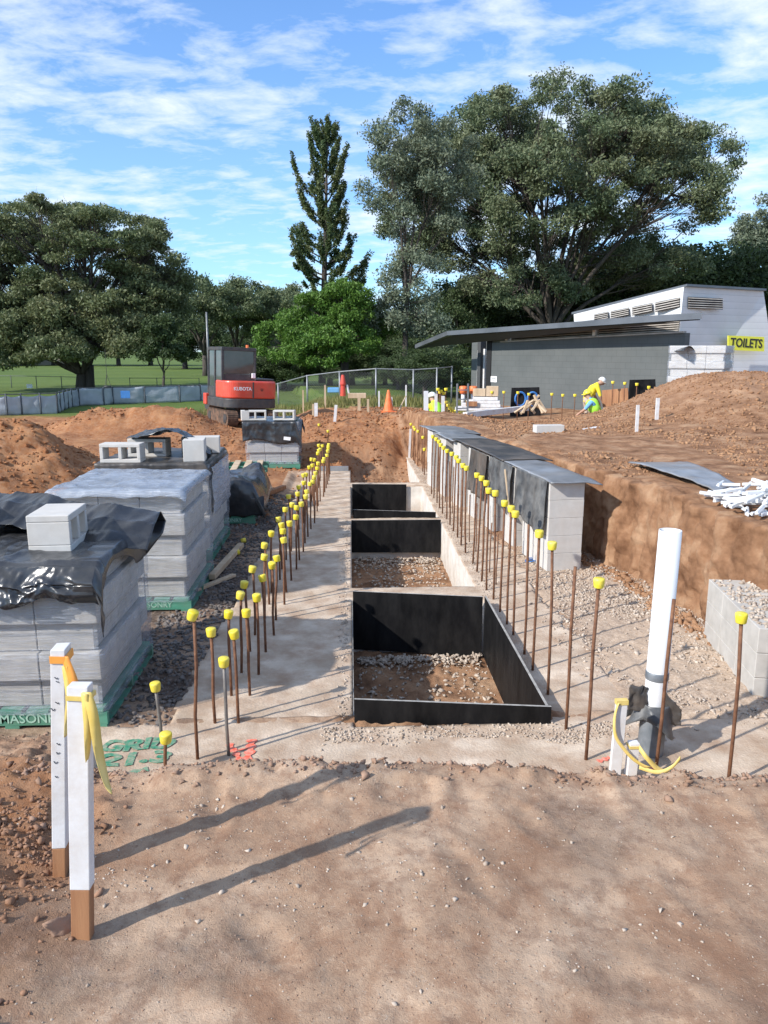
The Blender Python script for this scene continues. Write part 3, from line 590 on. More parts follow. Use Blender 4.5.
# single bars
p=G(166,765,.06); rebar('short starter bar with yellow cap at the near corner of the left footing, half buried',p.x,p.y,.0,.26,(.01,0),tilt=(.02,-.05),group=None,capr=.036,caph=.062)
p=G(162,742,.0); rebar('dark bent bar with yellow cap, left of the footing corner beside the wrapped pallet',p.x,p.y,0,.40,(-.02,0),mt='greysteel',group=None)
p=G(728,785,.0); rebar('tall rusty bar with yellow cap at the far right in front of the low blockwork',p.x,p.y,0,1.02,(-.02,.0),group=None)
p=G(655,772,.0); rebar('tall rusty bar without a cap right beside the white pipe',p.x,p.y,0,1.06,(.03,0),cap=False,group=None)
for n,(px,py) in enumerate([(240,541),(182,521),(385,470)],1): pass
for lab,px,py,ang in [('lying on the dark rubble by the second wrapped pallet',241,541,.4),('lying on its side near the small timber offcut',238,553,1.9)]:
    p=G(px,py,.04); mb=MB(); d=Vector((math.cos(ang),math.sin(ang),.1)); mb.tube([(0,0,0),d*.055,d*.06],[.028,.033,.028],12)
    o=mb.build('safety_cap',M['cap'],smooth=True); o.location=p; o.parent=None; tag(o,'loose yellow bar cap '+lab,'rebar cap')

# ------------------------------------------------------------------ survey stakes
def ribbon(name, pts, w, m, parent, wd=(1,0,0), tw=0.0, n=18):
    """a strip following control points; wd = width direction"""
    P_=[Vector(p) for p in pts]; V=[];Fs=[]
    def cr(t):
        k=t*(len(P_)-1); i=min(int(k),len(P_)-2); u=k-i
        a=P_[max(i-1,0)];b=P_[i];c=P_[i+1];d=P_[min(i+2,len(P_)-1)]
        return .5*((2*b)+(c-a)*u+(2*a-5*b+4*c-d)*u*u+(3*b-a-3*c+d)*u**3)
    for i in range(n+1):
        t=i/n; p=cr(t); q=tw*t; wv=Vector(wd).normalized(); wv=Matrix.Rotation(q,3,'Z')@wv
        V+= [p-wv*w/2, p+Vector((0,0,.004*math.sin(9*t))), p+wv*w/2]
    for i in range(n): 
        a=3*i; Fs+=[(a,a+1,a+4,a+3),(a+1,a+2,a+5,a+4)]
    me=bpy.data.meshes.new(name); me.from_pydata(V,[],Fs); me.update()
    o=link(name,me,m,parent,True)
    s=o.modifiers.new('thick','SOLIDIFY'); s.thickness=.0008
    return o
def stake(label,x,y,z0,white0,top,w,lean,rz):
    t=thing('survey_stake',label,'survey stake',(x,y,z0),rz,None)
    def q(z): return (lean[0]*z,lean[1]*z)
    def seg(a,b,g=0):
        (x0,y0),(x1,y1)=q(a),q(b); h=w/2+g; k=h*.62
        mb=MB(); mb.hexa([(x0-h,y0-k,a),(x0+h,y0-k,a),(x0+h,y0+k,a),(x0-h,y0+k,a)],[(x1-h,y1-k,b),(x1+h,y1-k,b),(x1+h,y1+k,b),(x1-h,y1+k,b)]); return mb
    seg(-.15,white0).build('bare_end',M['brownwood'],t,bevel=.002)
    seg(white0+.0005,top,.0012).build('painted_post',M['whitepaint'],t,bevel=.003)
    return t
s1=stake('taller white survey stake at the left, orange ribbon round its top, pen marks',0,0,0,.105,.66,.044,(0,0),.05)
b=G(62,885,.71); s1.location=b
top=P(60,647,b.to_2d().length); 
s2=stake('shorter white survey stake in front at the left, yellow ribbon hanging from its top',0,0,0,.20,.70,.050,(0,0),-.06)
b2=G(83,945,.74); s2.location=b2
SD={}
def fit(t,b,pxtop,pytop,pywhite):
    D=Vector((b.x,b.y,0)).dot(fwh); top=P(pxtop,pytop,D); wh=P(pxtop,pywhite,D)
    return top.z-b.z, wh.z-b.z, top.x-b.x
for t_,b_,args in ((s1,b,(60,647,843)),(s2,b2,(80,684,886))):
    h_,w_,dx=fit(t_,b_,*args)
    for ch in list(t_.children): bpy.data.objects.remove(ch)
    ww=.040 if t_ is s1 else .054
    if t_ is s1: SD[1]=h_
    else: SD[2]=h_
    def seg(a,bb_,g,name,mt):
        k=dx/h_; h=ww/2+g; kk=(.030 if t_ is s1 else .0175)+g
        o=MB().hexa([(k*a-h,-kk,a),(k*a+h,-kk,a),(k*a+h,kk,a),(k*a-h,kk,a)],[(k*bb_-h,-kk,bb_),(k*bb_+h,-kk,bb_),(k*bb_+h,kk,bb_),(k*bb_-h,kk,bb_)]).build(name,M[mt],t_,bevel=.0025)
    seg(-.15,w_,0,'bare_end','brownwood'); seg(w_+.0005,h_,.0012,'painted_post','whitepaint')
h1,h2=SD[1],SD[2]
k1=fit(s1,b,60,647,843)[2]; k2=fit(s2,b2,80,684,886)[2]
# ribbons: a band round the top plus hanging tails
def band(t,z,hw,hd,hh,m,xo=0):
    mb=MB()
    for (x0,x1,y0,y1) in ((-hw-.003,hw+.003,-hd-.003,-hd),(-hw-.003,hw+.003,hd,hd+.003),(-hw-.003,-hw,-hd,hd),(hw,hw+.003,-hd,hd)):
        mb.hexa([(x0+xo,y0,z),(x1+xo,y0,z-.003),(x1+xo,y1,z-.003),(x0+xo,y1,z)],[(x0+xo,y0,z+hh),(x1+xo,y0,z+hh-.003),(x1+xo,y1,z+hh-.003),(x0+xo,y1,z+hh)])
    return mb.build('ribbon_band',m,t)
band(s1,h1-.040,.0215,.033,.022,M['tape_o'],k1)
ribbon('ribbon_tail',[(a_+k1,b_,c_) for a_,b_,c_ in [(.020,-.034,h1-.02),(.040,-.045,h1-.08),(.052,-.05,h1-.13),(.064,-.05,h1-.175)]],.026,M['tape_o'],s1,(1,-.4,.2),1.2)
ribbon('ribbon_tail',[(a_+k1,b_,c_) for a_,b_,c_ in [(.018,-.036,h1-.05),(.028,-.05,h1-.14),(.020,-.05,h1-.20),(.010,-.048,h1-.27)]],.020,M['tape_y'],s1,(1,-.5,.1),1.4)
band(s2,h2-.036,.0285,.0205,.012,M['tape_y'],k2)
ribbon('ribbon_tail',[(a_+k2,b_,c_) for a_,b_,c_ in [(.020,-.024,h2-.015),(.026,-.034,h2-.09),(.022,-.036,h2-.16),(.018,-.038,h2-.20)]],.019,M['tape_y'],s2,(1,-.3,0),1.9)
ribbon('ribbon_tail',[(a_+k2,b_,c_) for a_,b_,c_ in [(.026,-.022,h2-.012),(.042,-.032,h2-.07),(.050,-.036,h2-.17),(.066,-.04,h2-.26),(.080,-.045,h2-.285)]],.026,M['tape_y'],s2,(1,-.2,.1),2.2)
mb=MB()
rr=random.Random(5)
for zc,amp in ((h1-.085,.010),(h1-.098,.007),(h1-.165,.010),(h1-.185,.012),(h1-.30,.010),(h1-.33,.010),(h1-.36,.012),(h1-.41,.008)):
    a=(k1*zc/h1-.006+rr.uniform(-.008,.008)); mb.tube([(a-amp*.5,-.0325,zc),(a+rr.uniform(-.004,.004),-.0325,zc-amp*.7),(a+amp*.4,-.0325,zc-amp*.2)],.0012,5)
mb.build('pen_marks',M['ink'],s1)
# big clod beside the stakes
o=stones('dirt_lump',np.array([G(62,938,.75).x]),np.array([G(62,938,.75).y]),np.array([.77]),np.array([.055]),M['nearclod'],kind='thing',sink=.2)
ssf=o.modifiers.new('s','SUBSURF'); ssf.levels=2; ssf.render_levels=2; ssf.subdivision_type='SIMPLE'
tx=bpy.data.textures.new('lump','CLOUDS'); tx.noise_scale=.03; dm=o.modifiers.new('d','DISPLACE'); dm.texture=tx; dm.strength=.02
tag(o,'fist-sized dirt lump at the foot of the front white stake','clod')

# ------------------------------------------------------------------ white pipe, pegs
pb=G(650,752,0); t=thing('stand_pipe','white plastic pipe standing upright, its foot wrapped in black plastic and grey tape','pipe',pb)
tp=P(672,531,Vector((pb.x,pb.y,0)).dot(fwh)); hp=tp.z; lx=tp.x-pb.x; ly=.02
def pp(z): return Vector((lx*z/hp,ly*z/hp,z))
R0=.064
mb=MB(); n=32
ring=[]
for (z,r) in ((.28,R0),(hp,R0),(hp,R0-.006),(hp-.25,R0-.006)):
    ring.append([pp(z)+Vector((math.cos(2*PI*k/n)*r,math.sin(2*PI*k/n)*r,0)) for k in range(n)])
vs=sum(ring,[]); fs=[(i*n+k,i*n+(k+1)%n,(i+1)*n+(k+1)%n,(i+1)*n+k) for i in range(3) for k in range(n)]
mb.add(vs,fs); mb.build('pipe_wall',M['pvc'],t,smooth=True)
mb=MB(); mb.tube([pp(-.05),pp(.0),pp(.27),pp(.30)],[R0+.014,R0+.014,R0+.010,R0+.002],28); mb.build('grey_socket',M['duct'],t,smooth=True)
mb=MB(); mb.tube([pp(.475),pp(.48),pp(.52),pp(.525)],[R0+.001,R0+.004,R0+.004,R0+.001],28); mb.build('tape_band',M['duct'],t,smooth=True)
def sheet(name, fn, nu, nv, m, parent=None, th=.0015, sub=False):
    V=[fn(i/nu,j/nv) for j in range(nv+1) for i in range(nu+1)]
    Fs=[(j*(nu+1)+i,j*(nu+1)+i+1,(j+1)*(nu+1)+i+1,(j+1)*(nu+1)+i) for j in range(nv) for i in range(nu)]
    me=bpy.data.meshes.new(name); me.from_pydata([tuple(v) for v in V],[],Fs); me.update()
    o=link(name,me,m,parent,True)
    if th: s=o.modifiers.new('thick','SOLIDIFY'); s.thickness=th
    return o
def _hs(ix,iy,seed):
    n=(ix*374761393+iy*668265263+seed*974711)&0xffffffff
    n=((n^(n>>13))*1274126177)&0xffffffff
    return ((n^(n>>16))&0xffff)/65535.0
def vs1(x,y,seed):
    ix=math.floor(x); iy=math.floor(y); fx=x-ix; fy=y-iy
    u=fx*fx*(3-2*fx); w=fy*fy*(3-2*fy)
    return (_hs(ix,iy,seed)*(1-u)+_hs(ix+1,iy,seed)*u)*(1-w)+(_hs(ix,iy+1,seed)*(1-u)+_hs(ix+1,iy+1,seed)*u)*w
def wr(u,v,s,seed):
    r=0;a=1
    for k in range(3):
        q=.6*k; r+=a*(vs1((u*math.cos(q)-v*math.sin(q))*s,(u*math.sin(q)+v*math.cos(q))*s,seed+k*17)*2-1); a*=.5; s*=2.03
    return r/1.75
def rg(u,v,s,seed):
    r=0;a=1
    for k in range(3): r+=a*(1-abs(vs1(u*s,v*s,seed+k*31)*2-1)); a*=.5; s*=2.1
    return r/1.75
def collar(u,v):
    a=u*2*PI+2.2; r=R0+.018+.05*v*abs(math.sin(a*1.5+.6))+.018*wr(u*4,v*2,1.5,3)+.02*v
    z=.33-.12*v+.05*math.sin(a*2)*v-.06*wr(u*5,v,1,4)*v
    if u>.80: r+=.08*(u-.80)/.2*v
    c=pp(max(z,0)); return (c.x+math.cos(a)*r,c.y+math.sin(a)*r,z)
sheet('black_wrap',collar,60,12,M['drape'],t)
def flap(u,v):
    return (pp(.3).x-R0-.115+.12*u+.012*wr(u*3,v*3,1,8),-.035+.02*wr(u*3,v*3,1.3,9),.30+.16*v-.02*u+.018*wr(u*4,v*2,2,10)*(v>.5))
sheet('black_flap',flap,12,12,M['darksheet'],t)
def flap2(u,v):
    return (pp(.3).x+R0*.2+.13*u,-.05-.01*u+.015*wr(u*3,v*3,1.3,19),.20+.24*v*(1-.6*u)+.018*wr(u*4,v*2,2,20))
sheet('black_flap',flap2,12,12,M['darksheet'],t)
def peg(label,b,top,w,d,mt='pvc',rb=None,group=None,lean=0.0):
    t=thing('white_peg',label,'peg',b,0,group); h=top-b.z
    MB().hexa([(-w/2,-d/2,-.1),(w/2,-d/2,-.1),(w/2,d/2,-.1),(-w/2,d/2,-.1)],[(-w/2+lean,-d/2,h),(w/2+lean,-d/2,h),(w/2+lean,d/2,h),(-w/2+lean,d/2,h)]).build('post',M[mt],t,bevel=.002)
    return t,h
b=G(614,776,0); D=Vector((b.x,b.y,0)).dot(fwh)
t,h=peg('taller white peg of the pair by the standing pipe, yellow ribbon round its top',b,P(617,700,D).z,.062,.030,'whitepaint',lean=.015)
mb=MB(); mb.bb(-.019,.049,-.018,.018,h-.024,h+.003); mb.build('ribbon_band',M['tape_y'],t)
ribbon('ribbon_tail',[(-.012,-.022,h-.01),(-.03,-.03,h-.09),(-.02,-.035,h-.20),(.04,-.04,h-.29),(.10,-.05,h-.35),(.17,-.06,h-.385),(.21,-.06,h-.36)],.02,M['tape_y'],t,(.5,-.4,.6),.5,30)
b=G(630,775,0); D=Vector((b.x,b.y,0)).dot(fwh)
t,h=peg('shorter cream peg of the pair by the standing pipe, yellow ribbon tied to it',b,P(631,742,D).z,.056,.05,'whitepaint',lean=.008)
mb=MB(); mb.bb(-.024,.040,-.029,.029,h-.03,h-.014); mb.build('ribbon_band',M['tape_y'],t)
ribbon('ribbon_tail',[(.03,-.03,h-.02),(.06,-.07,h-.06),(.13,-.08,h-.13),(.21,-.08,h-.165),(.26,-.07,h-.175)],.034,M['tape_y'],t,(.2,.3,1),.4,20)
ribbon('ribbon_tail',[(.03,-.05,h-.13),(.12,-.09,h-.14),(.20,-.09,h-.11),(.25,-.08,h-.06)],.022,M['tape_y'],t,(.2,.3,1),.8,20)

# ------------------------------------------------------------------ masonry blocks
def hollow(mb,L,Dp,Hh,t=.035,mi=0):
    """double-core block, cores run along local y; origin at the centre of its base"""
    mb.bb(-L/2,L/2,-Dp/2,Dp/2,0,t,mi); mb.bb(-L/2,L/2,-Dp/2,Dp/2,Hh-t,Hh,mi)
    for cx in (-L/2+t/2,0,L/2-t/2): mb.bb(cx-t/2,cx+t/2,-Dp/2,Dp/2,t,Hh-t,mi)
def hblock(label,loc,rz,L=.40,Dp=.20,Hh=.20,t=.035,group=None):
    mb=MB(); hollow(mb,L,Dp,Hh,t); o=mb.build('concrete_block',M['whiteblock'],bevel=.006); o.location=loc; o.rotation_euler=(0,0,rz)
    return tag(o,label,'concrete block',group)
def sblock(label,loc,rz,size,notch=True,group=None):
    L,Dp,Hh=size; mb=MB()
    mb.prism([(-L/2,0),(L/2,0),(L/2,Hh),(-L/2,Hh)],'y',-Dp/2,Dp/2)
    o=mb.build('concrete_block',M['whiteblock'],bevel=.006); o.location=loc; o.rotation_euler=(0,0,rz)
    return tag(o,label,'concrete block',group)

# ------------------------------------------------------------------ wrapped stacks on pallets
def text_obj(name,s,size,m,parent=None,loc=(0,0,0),rot=(0,0,0),depth=.001,bold=0,ext=.0):
    cu=bpy.data.curves.new(name,'FONT'); cu.body=s; cu.size=size; cu.extrude=depth; cu.align_x='CENTER'; cu.align_y='CENTER'; cu.offset=bold; cu.resolution_u=3
    tmp=bpy.data.objects.new('tmp',cu); COL.objects.link(tmp); dg=bpy.context.evaluated_depsgraph_get()
    me=bpy.data.meshes.new_from_object(tmp.evaluated_get(dg)); bpy.data.objects.remove(tmp); me.name=name
    me.materials.clear(); o=link(name,me,m,parent); o.location=loc; o.rotation_euler=rot; return o
def pallet_parts(t,W,Dp,text=None,hgt=.125,off=0,empty=False,tsize=.075):
    mb=MB()
    for i in range(7):
        x0=-W/2+i*(W/7)+.012; mb.bb(x0,x0+W/7-.035,-Dp/2,Dp/2,hgt-.02,hgt)
    for y in (-Dp/2+.02,0,Dp/2-.02): mb.bb(-W/2,W/2,y-.02,y+.02,.022,hgt-.0215)
    for x in (-W/2+.05,0,W/2-.05): mb.bb(x-.045,x+.045,-Dp/2,Dp/2,0,.0205)
    mb.build('pallet_frame',M['green'],t)
    if text: 
        text_obj('pallet_lettering',text,tsize,M['pl_text'],t,(off,-Dp/2-.003,.068),(PI/2,0,0),.0008,.001)
M['pl_text']=mat('pallet_lettering',(.25,.46,.36),(.38,.55,.45),sc=30,rough=.8,bst=0)
def stack(label,xc,yc,z0,W,Dp,courses,ch=.2,rz=0,text=None,toff=0,wrap='wrap',seed=1,group='wrapped block pallets',alt=True,bl=.39,tsize=.075,matb='block'):
    t=thing('block_pallet',label,'pallet of blocks',(xc,yc,z0),rz,group)
    pallet_parts(t,W,Dp,text,off=toff,tsize=tsize); r=random.Random(seed)
    for c in range(courses):
        ins=.042 if (alt and c%2==0) else .0
        mb=MB(); nbx=max(1,round((W-.04)/bl)); bw=(W-.04-2*ins)/nbx; nby=max(1,round((Dp-.04)/.2)); bd=(Dp-.04-2*ins)/nby
        z=.128+c*ch
        for i in range(nbx):
            for j in range(nby):
                if 0<i<nbx-1 and 0<j<nby-1 and c<courses-1: continue
                x0=-W/2+.02+ins+i*bw; y0=-Dp/2+.02+ins+j*bd; q=r.uniform(-.002,.003)
                mb.bb(x0+.0035,x0+bw-.0035,y0+.003+q,y0+bd-.003+q,z+r.uniform(0,.002),z+ch-.006)
        mb.build('block_course',M[matb],t,bevel=.004,seg=1)
    if wrap:
        Ht=.128+courses*ch; mb=MB(); per=2*(W+Dp); nu=110; nv=40; V=[];Fs=[]
        for j in range(nv+1):
            v=j/nv; z=.10+v*(Ht-.10)
            for i in range(nu):
                s=i/nu*per
                if s<W: x,y,nx_,ny_=-W/2+s,-Dp/2,0,-1
                elif s<W+Dp: x,y,nx_,ny_=W/2,-Dp/2+s-W,1,0
                elif s<2*W+Dp: x,y,nx_,ny_=W/2-(s-W-Dp),Dp/2,0,1
                else: x,y,nx_,ny_=-W/2,Dp/2-(s-2*W-Dp),-1,0
                c=(z-.128)/ch; _w=-.010*abs(math.sin(PI*c)) if c>0 else .01*(1-z/.128)
                cc=int(max(0,min(courses-1,c)))
                pull=-.034 if (alt and cc%2==0 and c>0) else 0
                b_=.010+pull+.007*wr(s*4+z*5,z*7,1.4,seed)+.012*rg(s*1.6+z*1.1,z*1.5+3,2.0,seed+5)-.004
                b_=max(b_,pull+.003); V.append((x+nx_*b_,y+ny_*b_,z))
        for j in range(nv):
            for i in range(nu): Fs.append((j*nu+i,j*nu+(i+1)%nu,(j+1)*nu+(i+1)%nu,(j+1)*nu+i))
        mb.add(V,Fs); mb.build('clear_wrap',M[wrap],t,smooth=True)
    return t,.128+courses*ch
# A: nearest
A,HA=stack('nearest and largest wrapped block pallet at the left edge, green pallet base lettered in white',-2.20,5.31,0,1.22,1.20,5,.19,0,'MASONRY',.13,seed=11,tsize=.088)
# B, C
B,HB=stack('second wrapped block pallet behind the nearest one, pale film over its top',-2.12,7.60,0,1.24,1.25,5,.2,0,'MASONRY',.28,seed=12,tsize=.07)
Cc,HC=stack('third wrapped block pallet, black cover and loose blocks on its top',-2.22,9.42,0,1.24,1.28,5,.2,0,'MASONRY',.3,seed=13,tsize=.07)
E,HE=stack('block pallet beside the excavator, black cover hanging over its upper half',-1.60,16.45,hz(-1.6,16.3)-.03,1.10,1.15,4,.21,.03,None,seed=14,alt=True)
zF=hz(7.2,19.2); fl=P(672,391,19.8); fr=P(742,388,20.2)
Fp,HF=stack('wrapped block pallet behind the dirt hill before the white TOILETS wall',P(702,390,20).x-.0,P(708,390,20).y+.2,P(704,391,20).z-.13,1.36,1.3,6,.19,-.60,None,seed=15,matb='whiteblock')
# D: low, partly used
D_,HD=stack('low part-used block pallet with crumpled black plastic, green pallet base',-1.95,11.35,0,1.22,1.4,2,.2,.0,'MASONRY',.25,seed=16,wrap=None,tsize=.075)
t=thing('empty_pallet','empty green pallet with pale slats on top of blocks, left of the bar rows','pallet',(-1.95,12.75,.42),.06)
mb=MB()
for i in range(6): x0=-.56+i*.19; mb.bb(x0,x0+.10,-.55,.55,.10,.125)
mb.build('slats',M['wood'],t)
mb=MB()
for y in (-.52,0,.52): mb.bb(-.58,.58,y-.03,y+.03,0,.099)
mb.build('bearers',M['green'],t)
stk,_=stack('short stack of bare blocks holding up the empty green pallet',-1.95,12.75,0,1.1,1.0,1,.28,.06,None,seed=17,wrap=None,group=None)

# black plastic covers
def coverA(u,v):
    # u along x, v from the front hem to the folded-back rear
    x0,x1=-2.86,-1.565; x=x0+(x1-x0)*u
    k=[(0,4.675,HA-.20),(.10,4.665,HA-.09),(.18,4.70,HA+.012),(.22,4.76,HA+.02),(.55,5.40,HA+.022),(.66,5.72,HA+.03),(.76,5.86,HA+.12),(.83,5.74,HA+.24),(.90,5.56,HA+.19),(1,5.34,HA+.06)]
    for i in range(len(k)-1):
        if v<=k[i+1][0]:
            t_=(v-k[i][0])/(k[i+1][0]-k[i][0]); t_=t_*t_*(3-2*t_); y=k[i][1]+(k[i+1][1]-k[i][1])*t_; z=k[i][2]+(k[i+1][2]-k[i][2])*t_; break
    w=rg(u*3,v*3,1.6,31); w2=wr(u*5,v*5,1.5,32)
    if v<.2:
        f=1-v/.2; cr_=rg(u*5+v*3,v*9,1.3,33)**2; z+=f*(.04*w2+.035*math.sin(u*9)-.02*math.sin(u*23)); y-=min(1,f*1.8)*(.085*cr_+.035*rg(u*11-v*8,v*14,1.1,34)-.02)
        z-=.05*f*max(0,u-.72)/.28
    elif v<.62: z+=.006+.035*max(0,w-.6)+.012*w2+.012*rg(u*6+v*4,v*6,1.3,37)**2
    else:
        f=(v-.62)/.38; z+=.03*rg(u*7+v*6,v*5,1.2,38)**2+f*(.05*wr(u*3,1,1.3,35)+.075*math.sin(u*5.2+.4)*(1 if v<.95 else .8))+.02*w2; y+=f*(.05*wr(u*4,v*3,1.5,36)+.09*math.sin(u*4+1))
        z=max(z,HA+.012)
    if u>.90:
        f=(u-.90)/.10; 
        if v<.66: x=x1-.04+.055*min(1,f*1.5); z-= .14*f*f*(1+.6*math.sin(v*11+1)) ; x+=.015*w
        else: x+=.16*f; z-=.05*f
    return (x,y,z)
tag(sheet('plastic_cover',coverA,170,170,M['black']),'glossy black plastic over the nearest pallet, rear edge folded up and front hem crumpled','plastic sheet')
def coverB(u,v):
    x=-2.78+1.29*u; y=6.93+1.36*v; z=HB+.018+.025*rg(u*3,v*2,1.8,41)+.02*wr(u*4,v*4,1.2,42)
    e=max(0,abs(u-.5)*2-.9)/.1; e2=max(0,.06-v)/.06
    return (x,y,z-.05*e*e-.06*e2*e2)
tag(sheet('film_cover',coverB,80,60,M['wrapmilky']),'pale translucent film lying over the top of the second pallet','plastic film')
def coverC(u,v):
    x=-2.88+1.28*u; k=v*1.65; y=8.76+max(0,k-.20); z=HC+.012+(min(0,k-.20))*.9+.012*wr(u*5,v*4,1.5,51)+.014*rg(u*3,v*3,2,52)
    if k<.2: y-=.02*rg(u*6,v*3,1.5,53)
    if u>.95: z-=.10*((u-.95)/.05)**2; 
    return (x,y,z)
tag(sheet('plastic_cover',coverC,90,50,M['darksheet']),'flat black plastic cover on the third pallet under the loose blocks','plastic sheet')
def coverC2(u,v):  # brown clear film bulging at its right side
    y=8.75+1.2*u; z=.55+.55*v; b_=.07*math.sin(PI*u)*math.sin(PI*min(1,v*1.1))+.03*rg(u*3,v*3,1.6,55)
    return (-1.60+.02+b_,y,z)
tag(sheet('loose_film',coverC2,40,30,M['wrapmilky']),'bulging loose film on the right flank of the third pallet','plastic film')
def coverC3(u,v):
    return (-2.60+.98*u-.1*v,9.08-.10*math.sin(3*u)*(1-v)+.62*v,HC+.235+.10*math.sin(2.8*u)-.20*max(0,u-.62)/.38-.16*max(0,v-.6)+.045*wr(u*4,v*3,1.4,57)+.03*rg(u*5,v*4,1.3,58))
tag(sheet('plastic_flap',coverC3,60,40,M['black']),'black plastic flap draped over the loose hollow block at the back of the third pallet','plastic sheet')
def coverD(u,v):
    x=-2.58+1.36*u; k=v*1.9
    if k<.45: y=10.60-.04*math.sin(k*5); z=.12+.40*k/.45
    else: y=10.60+(k-.45)*.9; z=HD+.02+.10*math.sin(u*5+k*2)**2
    z+=.05*wr(u*5,v*4,1.5,61)+.05*rg(u*4,v*4,1.4,62); y+=.06*wr(u*4,v*4,1.3,63)
    if u>.85: z-=.35*((u-.85)/.15)**1.5*(k>.3); x+=.02
    return (x,y,max(z,.06))
tag(sheet('plastic_cover',coverD,70,60,M['black']),'crumpled black plastic heaped over the low part-used pallet','plastic sheet')
zE=E.location.z+HE
def coverE(u,v):
    x=-2.19+1.20*u; k=v*1.9
    if k<.42: y=15.86-.05*rg(u*4,v*5,1.6,71); z=zE-.40+k*.98+.05*math.sin(u*7)*(1-k/.42)
    else: y=15.88+(k-.42)*.85; z=zE+.015+.02*wr(u*4,v*4,1.3,73)
    if u>.9: z-=.35*((u-.9)/.1)*(.5+.5*math.sin(v*9)); x-=.0
    return (x,y+.02*wr(u*6,v*6,1.5,74),z)
tag(sheet('plastic_cover',coverE,70,60,M['black']),'black plastic sheet hanging over the far pallet beside the excavator','plastic sheet')
mb=MB(); mb.bb(-.07,.07,-.001,.001,-.035,.035); o=mb.build('paper_label',M['white']); o.location=(-1.28,15.79,zE-.33); o.rotation_euler=(.1,.12,.05); tag(o,'small white paper label stuck on the black plastic of the far pallet','label')

# loose blocks
o=hblock('hollow block lying on the black plastic of the nearest pallet',(-1.98,5.20,HA+.026),PI/2+.06,.42,.27,.245,.045)
o=hblock('cut block at the left edge of the photo on the nearest pallet',(-2.72,5.45,HA+.026),.3,.40,.2,.22,.04)
o=hblock('hollow double-core block at the front left corner of the third pallet',(-2.60,8.92,HC+.02),-.04,.46,.20,.215,.04)
hblock('hollow double-core block behind it on the third pallet, half under a black flap',(-2.42,9.42,HC+.02),-.08,.46,.22,.215,.04)
sblock('solid-ended block standing at the front right of the third pallet',(-1.80,9.02,HC+.02),.10,(.24,.3,.25))
sblock('long block behind the solid-ended one on the third pallet',(-1.86,9.72,HC+.02),.12,(.46,.2,.2))
def bE(label,x,rz,L=.44): hblock(label,(x,16.0,zE+.03),rz,L,.19,.2,.035)
bE('hollow block at the left on the far pallet by the excavator',-1.93,.06)
bE('hollow block at the right on the far pallet by the excavator',-1.34,-.10)
sblock('small block end at the left edge of the far pallet top',(-2.14,15.98,zE+.03),.2,(.16,.2,.2))
# low blockwork at the right edge
t=thing('low_blockwork','low grey blockwork stub at the right edge, gravelly mortar on its top','blockwork',(3.2,5.55,0),-.16)
mb=MB()
for c in range(3):
    for j in range(3):
        o_=.0 if c%2==0 else -.13
        mb.bb(-.27,.27,-.62+j*.40+.002,-.62+(j+1)*.40-.002,-.05+c*.185,-.05+(c+1)*.185-.003)
mb.build('block_courses',M['block'],t,bevel=.004,seg=1)
x=rng.uniform(-.25,.25,500); y=rng.uniform(-.6,.55,500)
o=stones('mortar_topping',x,y,np.full(500,.50),rng.uniform(.010,.022,500),M['stone']); o.parent=t

# ------------------------------------------------------------------ blockwork piers under sheets
w0=Vector((2.16,8.16,0)); wd=Vector((-.60,4.56,0)).normalized(); wn=Vector((wd.y,-wd.x,0))
ang=math.atan2(wd.y,wd.x)-PI/2
def pier(label,s,L,courses=5,W=.40):
    t=thing('block_pier',label,'block pier',w0+wd*s+Vector((0,0,-.0)),ang,'block piers under the grey sheets'); mb=MB(); r=random.Random(int(s*100))
    for c in range(courses):
        nb=max(1,round(L/.4)); bl=L/nb
        for j in range(nb):
            q=r.uniform(-.004,.004); mb.bb(q,W+q,j*bl+.0015,(j+1)*bl-.0015,c*.2,c*.2+.1975)
    mb.build('block_courses',M['whiteblock'],t,bevel=.003,seg=1); return t
ps=[(0,.8,'nearest block pier, its clean pale end facing the camera, five courses high'),(1.12,.4,'second block pier from the near end, half behind hanging black plastic'),(1.95,.4,'third block pier from the near end of the sheeted line'),(2.75,.4,'fourth block pier from the near end of the sheeted line'),(3.6,.4,'fifth block pier from the near end of the sheeted line'),(4.5,.4,'sixth block pier from the near end of the sheeted line'),(5.4,.4,'farthest block pier of the sheeted line')]
for s,L,lab in ps: pier(lab,s,L)
def cover_board(name,label,s0,s1,z0,z1,m,wl=-.03,wr_=.56,tilt=0,sag=.02):
    def fn(u,v):
        p=w0+wd*(s0+(s1-s0)*v)+wn*(wl+(wr_-wl)*u)
        z=z0+(z1-z0)*v+tilt*u+sag*math.sin(PI*v*1.0)*.5+.012*wr(u*2,v*4,1.5,int(s0*10)+5)-.03*max(0,u-.7)/.3
        return (p.x,p.y,z)
    o=sheet(name,fn,14,40,m,None,.012); return tag(o,label,'cover sheet')
cover_board('cover_sheet','pale blue-grey reflective sheet on the nearest block pier',-.10,1.9,1.012,1.03,M['sheet'])
cover_board('cover_sheet','dark brown-grey sheet in the middle of the pier line, lapped over the pale one',1.45,3.9,1.05,1.05,M['darksheet'],-.06,.62)
cover_board('cover_sheet','dull grey sheet behind the middle dark one',3.75,5.0,1.03,1.03,M['sheet'],-.10,.60)
cover_board('cover_sheet','pale sheet at the far end of the pier line',4.8,6.3,1.04,1.02,M['sheet'],-.05,.7)
